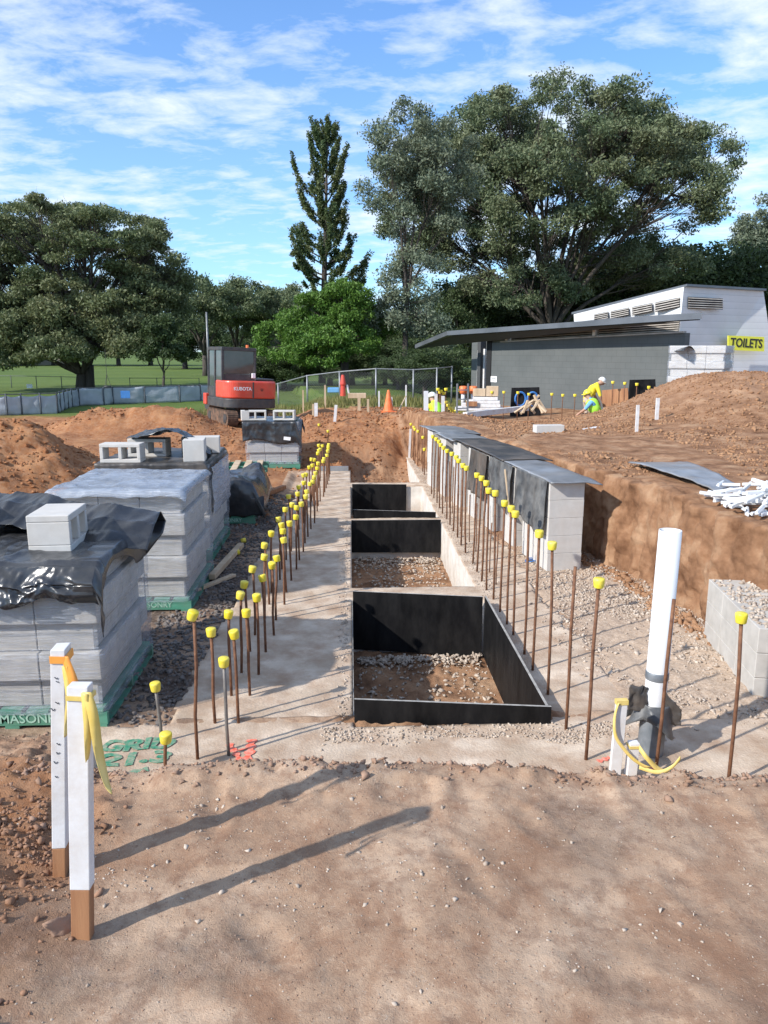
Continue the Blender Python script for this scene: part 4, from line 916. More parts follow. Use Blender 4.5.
def hang(label,s0,s1,drop0,drop1,seed,mt='drape'):
    def fn(u,v):
        p=w0+wd*(s0+(s1-s0)*u)-wn*(.035+.03*v*abs(math.sin(u*9+seed))+.03*v+.015*wr(u*5,v*2,1.4,seed))
        return (p.x,p.y,1.02-(drop0+(drop1-drop0)*u)*v+.01*wr(u*6,v,1.4,seed))
    o=sheet('hanging_plastic',fn,40,24,M[mt]); return tag(o,label,'plastic sheet','black plastic hanging on the pier line')
hang('scuffed black plastic hanging down the side of the nearest pier',.02,.95,.62,.50,3)
hang('crumpled black plastic hanging behind the first sheet, between first and second piers',1.12,2.0,.62,.45,4)
hang('dark plastic hanging at the third and fourth piers',2.15,2.9,.62,.60,5,'darksheet')
mb=MB(); mb.box((0,0,.3),(.03,.012,.6)); o=mb.build('timber_strip',M['wood']); o.location=w0+wd*1.06-wn*.07+Vector((0,0,.40)); o.rotation_euler=(0,.42,ang+PI/2); tag(o,'pale timber strip leaning between the two hanging plastics','timber')
mb=MB(); mb.bb(-.05,.05,-.02,.02,0,.1)
# blue cord on the ground
mb=MB(); pts=[]
c0=G(531,562,0)
for i in range(26): a=i*.9; pts.append((c0.x+.10*math.cos(a)*(1+.01*i)+.006*i,c0.y+.07*math.sin(a*1.3),.025+.01*math.sin(i)))
mb.tube(pts,.006,6); tag(mb.build('tangled_rope',M['blue'],smooth=True),'tangled thin blue rope on the gravel left of the nearest pier','rope')

# sheet on the bench and white offcuts
c=[G(628,464,1.04),G(682,462,1.04),G(737,486,1.04),G(716,492,1.04)]
def bsheet(u,v):
    a=c[0].lerp(c[3],v); b_=c[1].lerp(c[2],v); p=a.lerp(b_,u); z=hz(p.x,p.y)+.05+.02*math.sin(v*4)+.008*wr(u*3,v*3,1.2,4)
    return (p.x,p.y,z)
tag(sheet('long_sheet',bsheet,16,40,M['sheet'],None,.012),'long blue-grey sheet lying flat on the dirt bench','sheet')
pile=G(752,503,1.05); r=random.Random(9)
po=None; pn=0
for i in range(110):
    u=r.random(); x=pile.x+r.uniform(-.22,.70); y=pile.y+r.uniform(-.42,.45); z=hz(x,y)+.03+(.22*(1-min(1,abs(x-pile.x-.25)/.7)))*r.random(); L=r.uniform(.16,.30)
    a=r.gauss(0.05,.5)
    if i%6==0: a=r.uniform(-1.4,1.4)
    mb=MB(); mb.hexa([(-L/2,-.022,-.018),(L/2,-.022,-.018),(L/2,.022,-.018),(-L/2,.022,-.018)],[(-L/2,-.012,.018),(L/2,-.012,.018),(L/2,.012,.018),(-L/2,.012,.018)])
    if po is None: o=mb.build('white_offcut',M['pvc'],bevel=.003,seg=1); po=o; LL0=L
    else: o=po.copy(); COL.objects.link(o)
    o.location=(x,y,z); o.rotation_euler=(r.uniform(-.5,.5),r.uniform(-.22,.22),a); o.scale=(L/LL0,.8,.8)
    tag(o,'short white bar in the jumbled white pile on the bench edge at the right','offcut','white bars jumbled on the bench')

# small timbers
def plank(name,label,a,b_,w,h,m,cat='timber',z=0,group=None):
    a=Vector(a); b_=Vector(b_); d=b_-a; mb=MB(); L=d.length; q=d.to_track_quat('X','Z')
    mb.bb(-L/2,L/2,-w/2,w/2,-h/2,h/2); o=mb.build(name,M[m],bevel=.003,seg=1); o.location=(a+b_)/2; o.rotation_mode='QUATERNION'; o.rotation_quaternion=q
    return tag(o,label,cat,group)
plank('timber_offcut','grey timber length edging the dark rubble left of the bar rows',G(212,577,.05),G(241,545,.05),.07,.06,'wood')
plank('timber_offcut','small timber lying across the rubble by the second pallet',G(196,590,.03),G(234,575,.03),.06,.03,'wood')
plank('timber_offcut','brown round timber on the dirt right of the low pallet',G(255,498,.05),G(284,487,.05),.09,.07,'brownwood')
plank('timber_beam','long white beam laid in front of the toilet building',G(465,415,.75),G(527,408,.75),.14,.14,'whitepaint')
plank('timber_plank','white plank on the dirt bench edge near the middle',P(563,434,13.8),P(598,428,14.2),.12,.05,'whitepaint')
plank('timber_plank','short pale plank on the bench right of the white one',P(607,430,14.2),P(622,429,14.2),.12,.05,'wood')
o=sblock('pale block sitting on the dirt behind the pier sheets',P(548,440,13.4),.1,(.5,.2,.13)); o.location.z=hz(o.location.x,o.location.y)-.0
o=sblock('long pale block beyond the far sheet of the pier line',P(505,440,15.2),-.1,(.72,.3,.2)); 
def upeg(label,px,py0,py1,D,w=.05,m='whitepaint',lean=0.0,name='marker_peg',group='marker pegs in the far dirt'):
    a=P(px,py0,D); b_=P(px+lean,py1,D); g=hz(a.x,a.y); mb=MB()
    z0=min(g,a.z)-.1; mb.hexa([(-w/2,-w/3,z0-a.z),(w/2,-w/3,z0-a.z),(w/2,w/3,z0-a.z),(-w/2,w/3,z0-a.z)],[(b_.x-a.x-w/2,-w/3,b_.z-a.z),(b_.x-a.x+w/2,-w/3,b_.z-a.z),(b_.x-a.x+w/2,w/3,b_.z-a.z),(b_.x-a.x-w/2,w/3,b_.z-a.z)])
    o=mb.build(name,M[m]); o.location=a; return tag(o,label,'peg',group)
upeg('white peg behind the far pallet, right of its twin',316,415,403,20.5,.09)
upeg('white peg just right of the far pallet with hollow blocks',334,426,405,19,.07,lean=2)
upeg('thin peg next to the first white one by the far pallet',313,417,404,20.8,.05,'wood')
upeg('pale twin-topped peg in the middle of the far dirt slope',359,411,397,24,.09,'wood')
upeg('pale peg right of the twin-topped one on the far slope',368,412,399,24,.07,'wood')
upeg('white peg standing beside the orange cone',392,413,397,22,.07,lean=-1)
upeg('thick white pipe end standing left of the crouching worker',426,413,391,21,.12,'pvc')
upeg('white peg before the crouching worker, left one',436,415,394,20,.07)
upeg('white peg before the crouching worker, right one',443,414,396,20,.08)
upeg('tall pointed white peg on the dirt hill',637,425,405,13.2,.05,lean=1)
upeg('white peg higher up the dirt hill, right of the pointed one',657,414,398,14.5,.06,lean=1)
upeg('tiny white peg on the crest of the dirt hill',675,408,405,15.5,.05)
upeg('thin peg before the mesh fence, left of the red barrier',325,392,385,27,.06,'wood')
upeg('thin peg before the mesh fence near the cone',406,391,385,27,.05)
upeg('thin white peg at the foot of the fence behind the cone',379,398,391,26,.05)
upeg('white rod at the far end of the right footing',409,457,429,17.5,.045,'whitepaint',lean=1.5)
upeg('pale thin peg by the grass left of the far pegs',303,400,390,27,.05,'wood')
plank('leaning_rod','thin pale rod leaning across the far dirt slope',P(399,410,22),P(406,396,23),.03,.03,'wood')

# ------------------------------------------------------------------ cone, barriers, small site things
def cone(label,px,py0,D,h=.7):
    p=P(px,py0,D); t=thing('traffic_cone',label,'traffic cone',p,.3); mb=MB()
    mb.tube([(0,0,.03),(0,0,.06),(0,0,h*.97),(0,0,h)],[.16,.14,.035,.02],16); mb.build('cone_body',M['orange'],t,smooth=False)
    mb=MB(); mb.bb(-.19,.19,-.19,.19,-.03,.029); mb.build('cone_base',M['orange'],t,bevel=.01)
cone('orange traffic cone standing on the far dirt slope beside a white peg',388.5,412,22,.62)
def redpost(label,px,py0,py1,D):
    p=P(px,py0,D); h=P(px,py1,D).z-p.z; t=thing('barrier_post',label,'barrier post',p,0,None)
    MB().tube([(0,0,0),(0,0,h*.7)],.07,12).build('white_pole',M['pvc'],t,smooth=True)
    MB().tube([(0,0,h*.62),(0,0,h*.63),(0,0,h*.98),(0,0,h)],[.09,.12,.13,.08],14).build('red_head',M['orange'],t,smooth=True)
redpost('white post with a red head before the toilet entry, left one of the pair',463,406,386,26)
redpost('white post with a red head before the toilet entry, right one of the pair',473,406,386,26.3)
p=P(343,393,27); t=thing('red_barrier','red barrier post with a white leg beside it, standing in front of the mesh fence','barrier',p)
MB().tube([(0,0,-.1),(0,0,.25),(0,0,.3),(0,0,.62)],[.10,.08,.11,.05],12).build('red_body',M['red'],t)
MB().tube([(.22,0,-.1),(.14,0,.28)],.035,8).build('white_leg',M['pvc'],t)
p=P(334,391,27.5); mb=MB(); mb.bb(-.22,.18,-.12,.12,-.05,.12); o=mb.build('blue_crate',M['bluecloth'],bevel=.02); o.location=p; tag(o,'pale blue tub in front of the mesh fence','tub')
p=P(357,398,26); mb=MB(); mb.bb(-.3,.3,-.15,.15,0,.16); o=mb.build('timber_stack',M['wood'],bevel=.01); o.location=p; tag(o,'small stack of pale timber at the grass edge','timber')
# ladder and stack of materials at the entry
p=P(462,420,20.5); t=thing('step_ladder','pale aluminium ladder section standing in the dirt below the red-headed posts','ladder',p,.2)
mb=MB()
for x in (-.15,.15): mb.bb(x-.02,x+.02,-.02,.02,-.2,.95)
mb.build('rails',M['galv'],t)
mb=MB()
for k in range(4): mb.bb(-.129,.129,-.015,.015,.05+k*.24,.08+k*.24)
mb.build('rungs',M['galv'],t)
p=P(479,410,25); t=thing('material_stack','stack of pale boards and brown cartons below the right red-headed post','building materials',p,-.2)
mb=MB()
for k,(w,d) in enumerate(((1.5,.7),(1.3,.65),(1.2,.6),(1.0,.5))): mb.bb(-w/2+.1*k,w/2+.03*k,-d/2,d/2,.0+k*.11,.10+k*.11)
mb.build('boards',M['whitepaint'],t,bevel=.01)
mb=MB(); mb.bb(-.2,.2,-.2,.2,.45,.68); mb.bb(.22,.6,-.2,.2,.45,.76); mb.build('cartons',M['wood'],t,bevel=.01)
mb=MB(); mb.bb(-.4,-.05,-.42,-.36,.15,.3); mb.build('brown_tag',M['brownwood'],t)
# black formwork panels leaning near the wall
def panel(label,pxa,pxb,pya,pyb,D,marks):
    a=P(pxa,pyb,D); b_=P(pxb,pyb,D); tz=P(pxa,pya,D).z-a.z; W=(b_-a).length
    t=thing('form_panel',label,'formwork panel',a,math.atan2(b_.y-a.y,b_.x-a.x))
    mb=MB(); mb.hexa([(0,0,-.2),(W,0,-.2),(W,.03,-.2),(0,.03,-.2)],[(.05,.12,tz),(W*.94,.12,tz*1.03),(W*.94,.15,tz*1.03),(.05,.15,tz)]); mb.build('panel_board',M['ply'],t)
    if marks:
        for cx in (.33,.72):
            mb=MB(); n=20; mb.tube([(W*cx+.17*math.cos(2*PI*k/n),.045,tz*.52+.22*math.sin(2*PI*k/n)) for k in range(n+1)],.035,6,cap=False); mb.build('blue_ring',M['blue'],t)
panel('black formwork panel with two blue painted rings leaning by the grey wall',510,541,388,411,25.5,True)
panel('dark blue-black panel without rings leaning at the dirt hill behind the workers',628,657,380,402,22.5,False)
p0=P(602,406,23.5);p1=P(628,404,23); plank('brown_board','brown timber board standing on edge between the workers and the dark panel',p0+Vector((0,0,.22)),p1+Vector((0,0,.22)),.04,.50,'brownwood')
# timber saw-horse like heap in front of the panel
p=P(531,414,19.5); mb=MB(); r=random.Random(4)
for k in range(9): 
    a=Vector((r.uniform(-.45,.45),r.uniform(-.2,.2),r.uniform(0,.1))); b_=Vector((r.uniform(-.2,.25),r.uniform(-.2,.2),r.uniform(.25,.5))); mb.tube([a,b_],.035,5)
o=mb.build('broken_concrete',M['wood']); o.location=p; tag(o,'heap of broken timber ends on the ledge before the blue-ringed panel','timber heap')

# ------------------------------------------------------------------ excavator
ex=thing('mini_excavator','red and black mini excavator with a tall dark cab, seen from behind on the dirt','excavator',(P(242,420,24).x,P(242,420,24).y,.14),.50)
ex.rotation_euler=(0,.045,.50); ex.scale=(.92,.92,.92)
def track(x):
    tr=MB(); prof=[]
    for k in range(28):
        a=2*PI*k/28; cy=.78 if math.cos(a)>0 else -.78
        prof.append((cy+.24*math.cos(a),.26+.25*math.sin(a)))
    tr.prism(prof,'x',x-.17,x+.17)
    L=len(prof)
    for k in range(0,28):
        (y0,z0),(y1,z1)=prof[k],prof[(k+1)%28]; n_=max(1,int(math.hypot(y1-y0,z1-z0)/.09))
        for j in range(n_):
            f=(j+.5)/n_; yy=y0+(y1-y0)*f; zz=z0+(z1-z0)*f; an=math.atan2(z1-z0,y1-y0)
            tr.box((x,yy,zz),(.35,.045,.05),Matrix.Rotation(an,3,'X'))
    o=tr.build('track',M['rubber'],ex)
    for cy in (-.75,.75): MB().tube([(x-.185,cy,.26),(x+.185,cy,.26)],.15,16).build('sprocket',M['darkmetal'],o)
track(-.70); track(.70)
MB().hexa([(-.5,-.5,.25),(.5,-.5,.25),(.5,.5,.25),(-.5,.5,.25)],[(-.4,-.4,.62),(.4,-.4,.62),(.4,.4,.62),(-.4,.4,.62)]).build('undercarriage',M['darkmetal'],ex,bevel=.02)
b_=MB(); b_.bb(-.6,.6,1.0,1.14,.12,.45); b_.build('blade',M['red'],ex,bevel=.02)
def rear(x0,x1,yb,yf,rad,n=10):
    pts=[(x1,yf),(x0,yf)]
    for k in range(n+1):
        a=PI+ (PI/2)*k/n; pts.append((x0+rad+rad*math.cos(a), yb+rad+rad*math.sin(a)))
    for k in range(n+1):
        a=1.5*PI+(PI/2)*k/n; pts.append((x1-rad+rad*math.cos(a), yb+rad+rad*math.sin(a)))
    return pts
MB().prism(rear(-.92,.92,-.98,.85,.45),'z',.60,.90).build('swing_deck',M['darkmetal'],ex,bevel=.025)
MB().prism(rear(-.90,.94,-.96,.1,.45),'z',.905,1.47).build('counterweight',M['red'],ex,bevel=.05)
MB().bb(-.02,.02,-.985,-.955,.93,1.44).build('cover_seam',M['darkmetal'],ex)
MB().bb(.25,.93,-.5,.75,1.475,1.55).build('side_hood',M['darkmetal'],ex,bevel=.03)
text_obj('maker_lettering','KUBOTA',.15,M['white'],ex,(-.36,-.972,1.22),(PI/2,0,0),.002,.004)
text_obj('model_lettering','U',.12,M['blackp'],ex,(.30,-.972,1.20),(PI/2,0,0),.002,.004)
MB().bb(-.97,-.60,.85,1.15,.62,1.0).build('front_step_box',M['red'],ex,bevel=.03)
cab=MB(); X0,X1,Y0,Y1,Z0,Z1=-.84,.26,-.42,.90,.92,2.50
for (x,y) in ((X0,Y0),(X1,Y0),(X0,Y1),(X1,Y1),(X0,.25)): cab.bb(x-.04,x+.04,y-.045,y+.045,Z0,Z1-.081)
cab.bb(X0-.045,X1+.045,Y0-.05,Y1+.05,Z1-.08,Z1+.03); cab.bb(X0-.041,X1+.041,Y0-.046,Y1+.046,Z0-.02,Z0+.0)
cab.bb(X0+.041,X1-.041,Y0-.035,Y0+.02,Z0,1.68); cab.bb(X0-.03,X0+.02,Y0+.046,.2,Z0,1.35); cab.bb(X0-.03,X0+.02,.3,Y1-.05,Z0,1.25)
cb=cab.build('cab',M['darkmetal'],ex,bevel=.045)
g=MB(); g.bb(X0+.041,X1-.041,Y0-.015,Y0-.005,1.685,Z1-.085); g.build('rear_window',M['glass'],cb)
g=MB(); g.bb(X0-.012,X0-.002,Y0+.046,.2,1.355,Z1-.085); g.build('side_window',M['glass'],cb)
g=MB(); g.bb(X0-.012,X0-.002,.3,Y1-.05,1.255,Z1-.085); g.build('door_window',M['glass'],cb)
g=MB(); g.bb(X1+.002,X1+.012,Y0+.046,Y1-.05,1.55,Z1-.085); g.build('side_window',M['glass'],cb)
g=MB(); g.bb(-.55,-.15,.0,.12,1.1,1.95); g.bb(-.55,-.15,.0,.5,1.05,1.15); g.build('seat',M['navy'],cb,bevel=.03)
MB().tube([(.05,-.3,Z1+.03),(.05,-.3,Z1+.12)],.05,12).build('beacon',M['orange'],cb)
MB().bb(.12,.24,-.56,-.50,1.56,1.72).build('rear_lamp',M['white'],ex,bevel=.01)
bm_=MB(); bm_.tube([(.1,1.0,.8),(.15,1.9,2.0),(.1,2.9,1.7)],[.13,.12,.08],6); bm_.tube([(.1,2.9,1.7),(.1,3.1,.7)],[.09,.07],6); bm_.build('boom',M['darkmetal'],ex)
MB().prism([(2.9,.3),(3.3,.35),(3.35,.75),(3.0,.75),(2.75,.5)],'x',-.2,.4).build('bucket',M['darkmetal'],ex)

# ------------------------------------------------------------------ toilet building
bd=thing('toilet_building','low grey toilet building with a sloping metal roof and a taller white boarded end','building',(0,0,0))
def proj(p):
    v=Vector(p)-Vector((0,0,H)); d=v.dot(fw3); return 384+F*v.dot(rt)/d, 512-F*v.dot(up3)/d
Rw=P(678,333,24.2); Lw=P(492,343,31.0); wdir=(Lw-Rw); wdir.z=0; WL=wdir.length; wdir.normalize(); nrm=Vector((-wdir.y,wdir.x,0)); 
if nrm.dot(fwh)>0: nrm=-nrm
back=-nrm
def wp(s,off,z): p=Rw+wdir*s+nrm*off; return Vector((p.x,p.y,z))
zl,zr=Lw.z,Rw.z
def zt(s): return zr+(zl-zr)*s/WL
def wq(name,s0,s1,o0,o1,z0a,z0b,z1a,z1b,m,parent=None,bevel=0):
    """wall aligned box, s0->s1 along the wall, z at each end"""
    mb=MB(); mb.hexa([wp(s0,o0,z0a),wp(s1,o0,z0b),wp(s1,o1,z0b),wp(s0,o1,z0a)],[wp(s0,o0,z1a),wp(s1,o0,z1b),wp(s1,o1,z1b),wp(s0,o1,z1a)]); return mb.build(name,m,parent or bd,bevel=bevel)
wq('grey_wall',-.25,WL,-.25,0,-.5,-.5,zr,zl,M['greywall'])
wq('wall_sill',-.22,WL-.5,-.10,.05,zr+.003,zt(WL-.5)+.003,zr+.055,zt(WL-.5)+.055,M['louvre'])
def louvres(s0,s1,nm,h=.36,parent=None):
    fr=wq(nm,s0,s1,-.2,-.12,zt(s0)+.06,zt(s1)+.06,zt(s0)+.06+h,zt(s1)+.06+h,M['dark'])
    mb=MB()
    for k in range(5):
        a=zt(s0)+.09+k*.066; b2_=zt(s1)+.09+k*.066
        mb.hexa([wp(s0,-.1,a),wp(s1,-.1,b2_),wp(s1,-.04,b2_-.02),wp(s0,-.04,a-.02)],[wp(s0,-.1,a+.022),wp(s1,-.1,b2_+.022),wp(s1,-.04,b2_+.002),wp(s0,-.04,a+.002)])
    mb.build('louvre_slats',M['louvre'],fr)
ss_=lambda px: next(s for s in [k*.02 for k in range(0,700)] if proj(wp(s,0,2.6))[0]<=px)
sv=[(0.02,ss_(596)),(ss_(593),ss_(509))]
for s0,s1 in sv: louvres(s0,s1,'vent')
for s in (ss_(594.5),ss_(507)): wq('vent_post',s-.06,s+.06,-.1,.045,zt(s)+.06,zt(s)+.06,zt(s)+.44,zt(s)+.44,M['boards'])
wq('wall_head',ss_(506),WL,-.2,-.02,zt(ss_(506))+.004,zl+.004,zt(ss_(506))+.5,zl+.44,M['greywall'])
# roof
FR=P(702,312.5,22.4); FL=P(447,331,31.8); BL=P(415,344.5,35.0); BR=P(684,300,24.3)+wdir*3.2; BR.z=FR.z
th=.17
mb=MB(); mb.hexa([q_-Vector((0,0,th)) for q_ in (FR,FL,BL,BR)],[FR,FL,BL,BR]); 
rf=mb.build('roof',M['roofmetal'],bd)
mb=MB(); mb.hexa([q_-Vector((0,0,th+.03)) for q_ in (FR+back*.12-wdir*-.12,FL+back*.12,BL+back*.1,BR)],[q_-Vector((0,0,th+.003)) for q_ in (FR+back*.12-wdir*-.12,FL+back*.12,BL+back*.1,BR)]); mb.build('soffit',M['soffit'],rf)
# entry recess to the left of the grey wall
eL=P(447,350,33.0); s_e=(eL-Rw).dot(wdir)
wq('entry_wall',WL+.003,s_e,-1.5,-1.2,-.5,-.5,zl+.25,zl+.1,M['greywall'])
wq('entry_column',WL+.01,WL+.28,-.3,.02,-.5,-.5,zl+.4,zl+.4,M['dark'])
wq('entry_column',s_e-.9,s_e-.7,-1.19,-.9,-.5,-.5,zl+.15,zl+.15,M['soffit'])
wq('door',WL+.7,WL+1.5,-1.195,-1.15,-.3,-.3,2.1,2.1,M['dark'])
wq('door_frame',WL+1.56,WL+1.70,-1.195,-1.05,-.3,-.3,2.45,2.45,M['whitepaint'])
wq('downpipe',WL+2.02,WL+2.10,-1.19,-1.11,-.3,-.3,2.4,2.4,M['whitepaint'])
# taller white end
A_=P(684,286.5,24.3); B_=P(763.5,291,26.2); b1=P(672,388,24.15); b2p=P(790,388,26.1); b1.z=b2p.z=-.5
k_=(WL*0+4.3)
C_=A_+wdir*k_; C_.z=P(577,314,27.6).z; D__=B_+wdir*k_; D__.z=C_.z
mb=MB(); b4=b1+wdir*k_+back*.9; b3=b2p+wdir*k_
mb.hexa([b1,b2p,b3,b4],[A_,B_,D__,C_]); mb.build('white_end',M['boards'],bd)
up=Vector((0,0,1))
mb=MB(); e_=.10
mb.hexa([A_-wdir*e_+up*.006,B_-wdir*e_+up*.006,D__+wdir*.1+up*.006,C_+wdir*.1+up*.006],[A_-wdir*e_+up*.07,B_-wdir*e_+up*.07,D__+wdir*.1+up*.07,C_+wdir*.1+up*.07]); mb.build('roof',M['roofmetal'],bd)
# helper to place on the white end's faces: bilinear
def face_pt(q0,q1,q2,q3,u,v,off,n): return (q0.lerp(q1,u)).lerp(q3.lerp(q2,u),v)+n*off
fn_=(b2p-b1).cross(A_-b1).normalized(); 
if fn_.dot(fwh)>0: fn_=-fn_
def uv_front(px,py):   # where the sight line meets the front face
    d=ray(px,py); o_=Vector((0,0,H)); t_=(b1-o_).dot(fn_)/d.dot(fn_); return o_+d*t_
def fbox(pts,o0,o1,n): mb=MB(); mb.hexa([p_+n*o0 for p_ in pts],[p_+n*o1 for p_ in pts]); return mb
q=[uv_front(688,308.5),uv_front(722.5,309.5),uv_front(722.5,298.5),uv_front(688,296.8)]
vf=fbox(q,.002,.012,fn_).build('vent',M['dark'],bd)
mb=MB()
for k in range(5):
    a=q[0].lerp(q[3],(k+.3)/5); b_=q[1].lerp(q[2],(k+.3)/5); a2=q[0].lerp(q[3],(k+.75)/5); b2_=q[1].lerp(q[2],(k+.75)/5)
    mb.hexa([a+fn_*.014,b_+fn_*.014,b2_+fn_*.014,a2+fn_*.014],[a+fn_*.04,b_+fn_*.04,b2_+fn_*.02,a2+fn_*.02])
mb.build('louvre_slats',M['louvre'],vf)
ln_=(A_-b1).cross(C_-b1).normalized()
if ln_.dot(nrm)<0: ln_=-ln_
def hit(px,py,p0,n_): d=ray(px,py); o_=Vector((0,0,H)); return o_+d*((p0-o_).dot(n_)/d.dot(n_))
for (xa,xb_,ya,yb_) in ((655.5,680,299,308.5),(632.5,652.5,304,312.5),(611,629,308.5,316),(594.5,608.5,312,319)):
    hgt=(yb_-ya); sl_=.205
    q=[hit(xa,yb_+sl_*(xb_-xa)*.5+1,A_,ln_),hit(xb_,yb_-sl_*(xb_-xa)*.5+1,A_,ln_),hit(xb_,ya-sl_*(xb_-xa)*.5+1,A_,ln_),hit(xa,ya+sl_*(xb_-xa)*.5+1,A_,ln_)]
    v_=fbox(q,.002,.012,ln_).build('vent',M['dark'],bd); mb=MB()
    for k in range(4):
        a=q[0].lerp(q[3],(k+.3)/4); b_=q[1].lerp(q[2],(k+.3)/4); a2=q[0].lerp(q[3],(k+.75)/4); b2_=q[1].lerp(q[2],(k+.75)/4)
        mb.hexa([a+ln_*.014,b_+ln_*.014,b2_+ln_*.014,a2+ln_*.014],[a+ln_*.04,b_+ln_*.04,b2_+ln_*.02,a2+ln_*.02])
    mb.build('louvre_slats',M['louvre'],v_)
q=[uv_front(727,350),uv_front(763,351.5),uv_front(763,337),uv_front(727,335.5)]
sg=thing('toilets_sign','yellow sign reading TOILETS in black on the white boarded wall','sign',(0,0,0))
fbox(q,.02,.05,fn_).build('sign_board',M['yellow'],sg)
cx=(q[0]+q[1]+q[2]+q[3])/4; xd=(q[1]-q[0]).normalized(); zd=fn_.cross(xd); zd=-zd if zd.z<0 else zd
tx_=text_obj('sign_lettering','TOILETS',(q[3]-q[0]).length*.86,M['blackp'],sg,(0,0,0),(0,0,0),.004,.008)
Mx=Matrix((xd,zd,fn_)).transposed().to_4x4(); Mx.translation=cx+fn_*.056; 
wd_=max(v.co.x for v in tx_.data.vertices)-min(v.co.x for v in tx_.data.vertices); sc_=(q[1]-q[0]).length*.88/wd_
tx_.matrix_local=Mx@Matrix.Diagonal((sc_,1,1,1))
# little white notice on the grey wall
s_n=next(s for s in [k*.02 for k in range(0,700)] if proj(wp(s,0,1.2))[0]<=497); zz=[P(497,383,30).z,P(497,377,30).z]
nt_=thing('wall_notice','small white notice with two grey lines at the left end of the grey wall','notice',(0,0,0))
wq('notice_board',s_n-.0,s_n+.34,.005,.02,zz[0],zz[0],zz[1],zz[1],M['white'],nt_)
for f in (.35,.65): wq('notice_line',s_n+.05,s_n+.28,.022,.026,zz[0]+(zz[1]-zz[0])*f-.015,zz[0]+(zz[1]-zz[0])*f-.015,zz[0]+(zz[1]-zz[0])*f+.015,zz[0]+(zz[1]-zz[0])*f+.015,M['galv'],nt_)
fc_=sheet('plastic_cover',lambda u,v:(P(683,352,19.4)+Vector((.55*u,.55*v+.35*u,.02+.13*math.sin(PI*min(1,u*1.3))*(1-.5*v)))),16,8,M['black']); tag(fc_,'scrap of black plastic on top of the wrapped pallet before the white wall','plastic sheet')

# ------------------------------------------------------------------ fences
def posts_fence(name,label,cat,pts,hs,postr,postm,railm=None,panel=None,wire=False):
    t=thing(name,label,cat,pts[0]); o0=pts[0]
    for p_,h_ in zip(pts,hs):
        mb=MB(); a=p_-o0; mb.tube([a-up*.3,a+up*h_],postr,8); mb.build('post',M[postm],t,smooth=True)
    if railm:
        mb=MB(); mb.tube([p_-o0+up*(h_-.03) for p_,h_ in zip(pts,hs)],postr*.7,6); mb.build('top_rail',M[railm],t)
    if wire:
        mb=MB()
        for (p_,h_),(p2,h2_) in zip(list(zip(pts,hs))[:-1],list(zip(pts,hs))[1:]):
            a=p_-o0; d=(p2-p_); L=d.length; dn=d.normalized(); hh=min(h_,h2_)-.05; k=-hh
            n_=Vector((-dn.y,dn.x,0))*.0; stp=.11; w=.0045
            x=-hh
            while x<L:
                for sgn in (1,-1):
                    xa,xb2=x,x+hh; za,zb=(0,hh) if sgn>0 else (hh,0)
                    # clip to the bay
                    fa=max(0,(0-xa)/hh); fb_=min(1,(L-xa)/hh)
                    if fb_>fa:
                        A1=a+d*((xa+hh*fa)/L)+up*(za+(zb-za)*fa+.03); A2=a+d*((xa+hh*fb_)/L)+up*(za+(zb-za)*fb_+.03)
                        mb.add([A1-up*w,A2-up*w,A2+up*w,A1+up*w],[(0,1,2,3)])
                x+=stp
        mb.build('wire_mesh',M['wire'],t)
    if panel:
        for i in range(len(pts)-1):
            a=pts[i]-o0; b2_=pts[i+1]-o0; ha,hb=hs[i]*panel[1],hs[i+1]*panel[1]
            def pf(u,v,a=a,b2_=b2_,ha=ha,hb=hb,i=i):
                p_=a.lerp(b2_,u); h_=ha+(hb-ha)*u; n_=Vector((-(b2_-a).y,(b2_-a).x,0)).normalized()
                q_=p_+up*(h_*v-.05*math.sin(PI*u)*v+.03)+n_*(.05*wr(u*3+i*5,v*3,1.2,77)); return (q_.x,q_.y,q_.z)
            sheet('screen_panel',pf,12,8,M[panel[0]],t,.004)
    return t
def FP(px,D,py): p_=P(px,py,D); p_.z=max(hz(p_.x,p_.y)-.03, -.2); return p_
mp=[(262,36,386),(278,34,383),(307,32,375),(339.5,31,371),(376,30.5,368),(413.5,30.5,369),(437,30.5,367.5),(452,31,366)]
pts=[];hs=[]
for px,D,py in mp: a=FP(px,D,py); pts.append(a); hs.append(P(px,py,D).z-a.z)
posts_fence('mesh_fence','galvanised chain mesh fence on posts in front of the bushes, running to the toilet building','fence',pts,hs,.035,'galv','galv',None,True)
def lf(pxs,D0,D1,pyt0,pyt1,name,label,panel,r=.03,m='fenceblk',rail='fenceblk'):
    pts=[];hs=[]
    for i,px in enumerate(pxs):
        f=i/(len(pxs)-1); D=D0+(D1-D0)*f; a=FP(px,D,400); pts.append(a); hs.append(max(.8,P(px,pyt0+(pyt1-pyt0)*f,D).z-a.z))
    return posts_fence(name,label,'fence',pts,hs,r,m,rail,panel)
lf([-45,-18,6,21,40,57],27,28.5,396,397,'screened_fence','dark-posted fence with pale blue-grey screen cloth at the far left edge',('cloth',.86))
lf([57,60,64,68,72,79],28.5,33,396,390,'screened_fence','short return of close dark fence posts left of the big tree',('cloth',.9))
lf([79,104,113,145,180,201,222],33,37,390,391,'screened_fence','screened fence behind the long dirt mound, pale cloth between posts',('cloth',.95))
p=P(128,394,34.2); mb=MB(); mb.bb(-.2,.2,-.01,.01,-.16,.16); o=mb.build('blue_notice',M['blue']); o.location=p-fwh*.35; tag(o,'blue square notice on the pale screened fence','notice')
lf([-40,-12,13,38,63,90],50,47,379,384,'rail_fence','low post and rail fence on the park grass at the left',None,.025)
lf([131,158,172,200],46,46,388,389,'rail_fence','short dark rail fence on the grass under the small tree',None,.02)
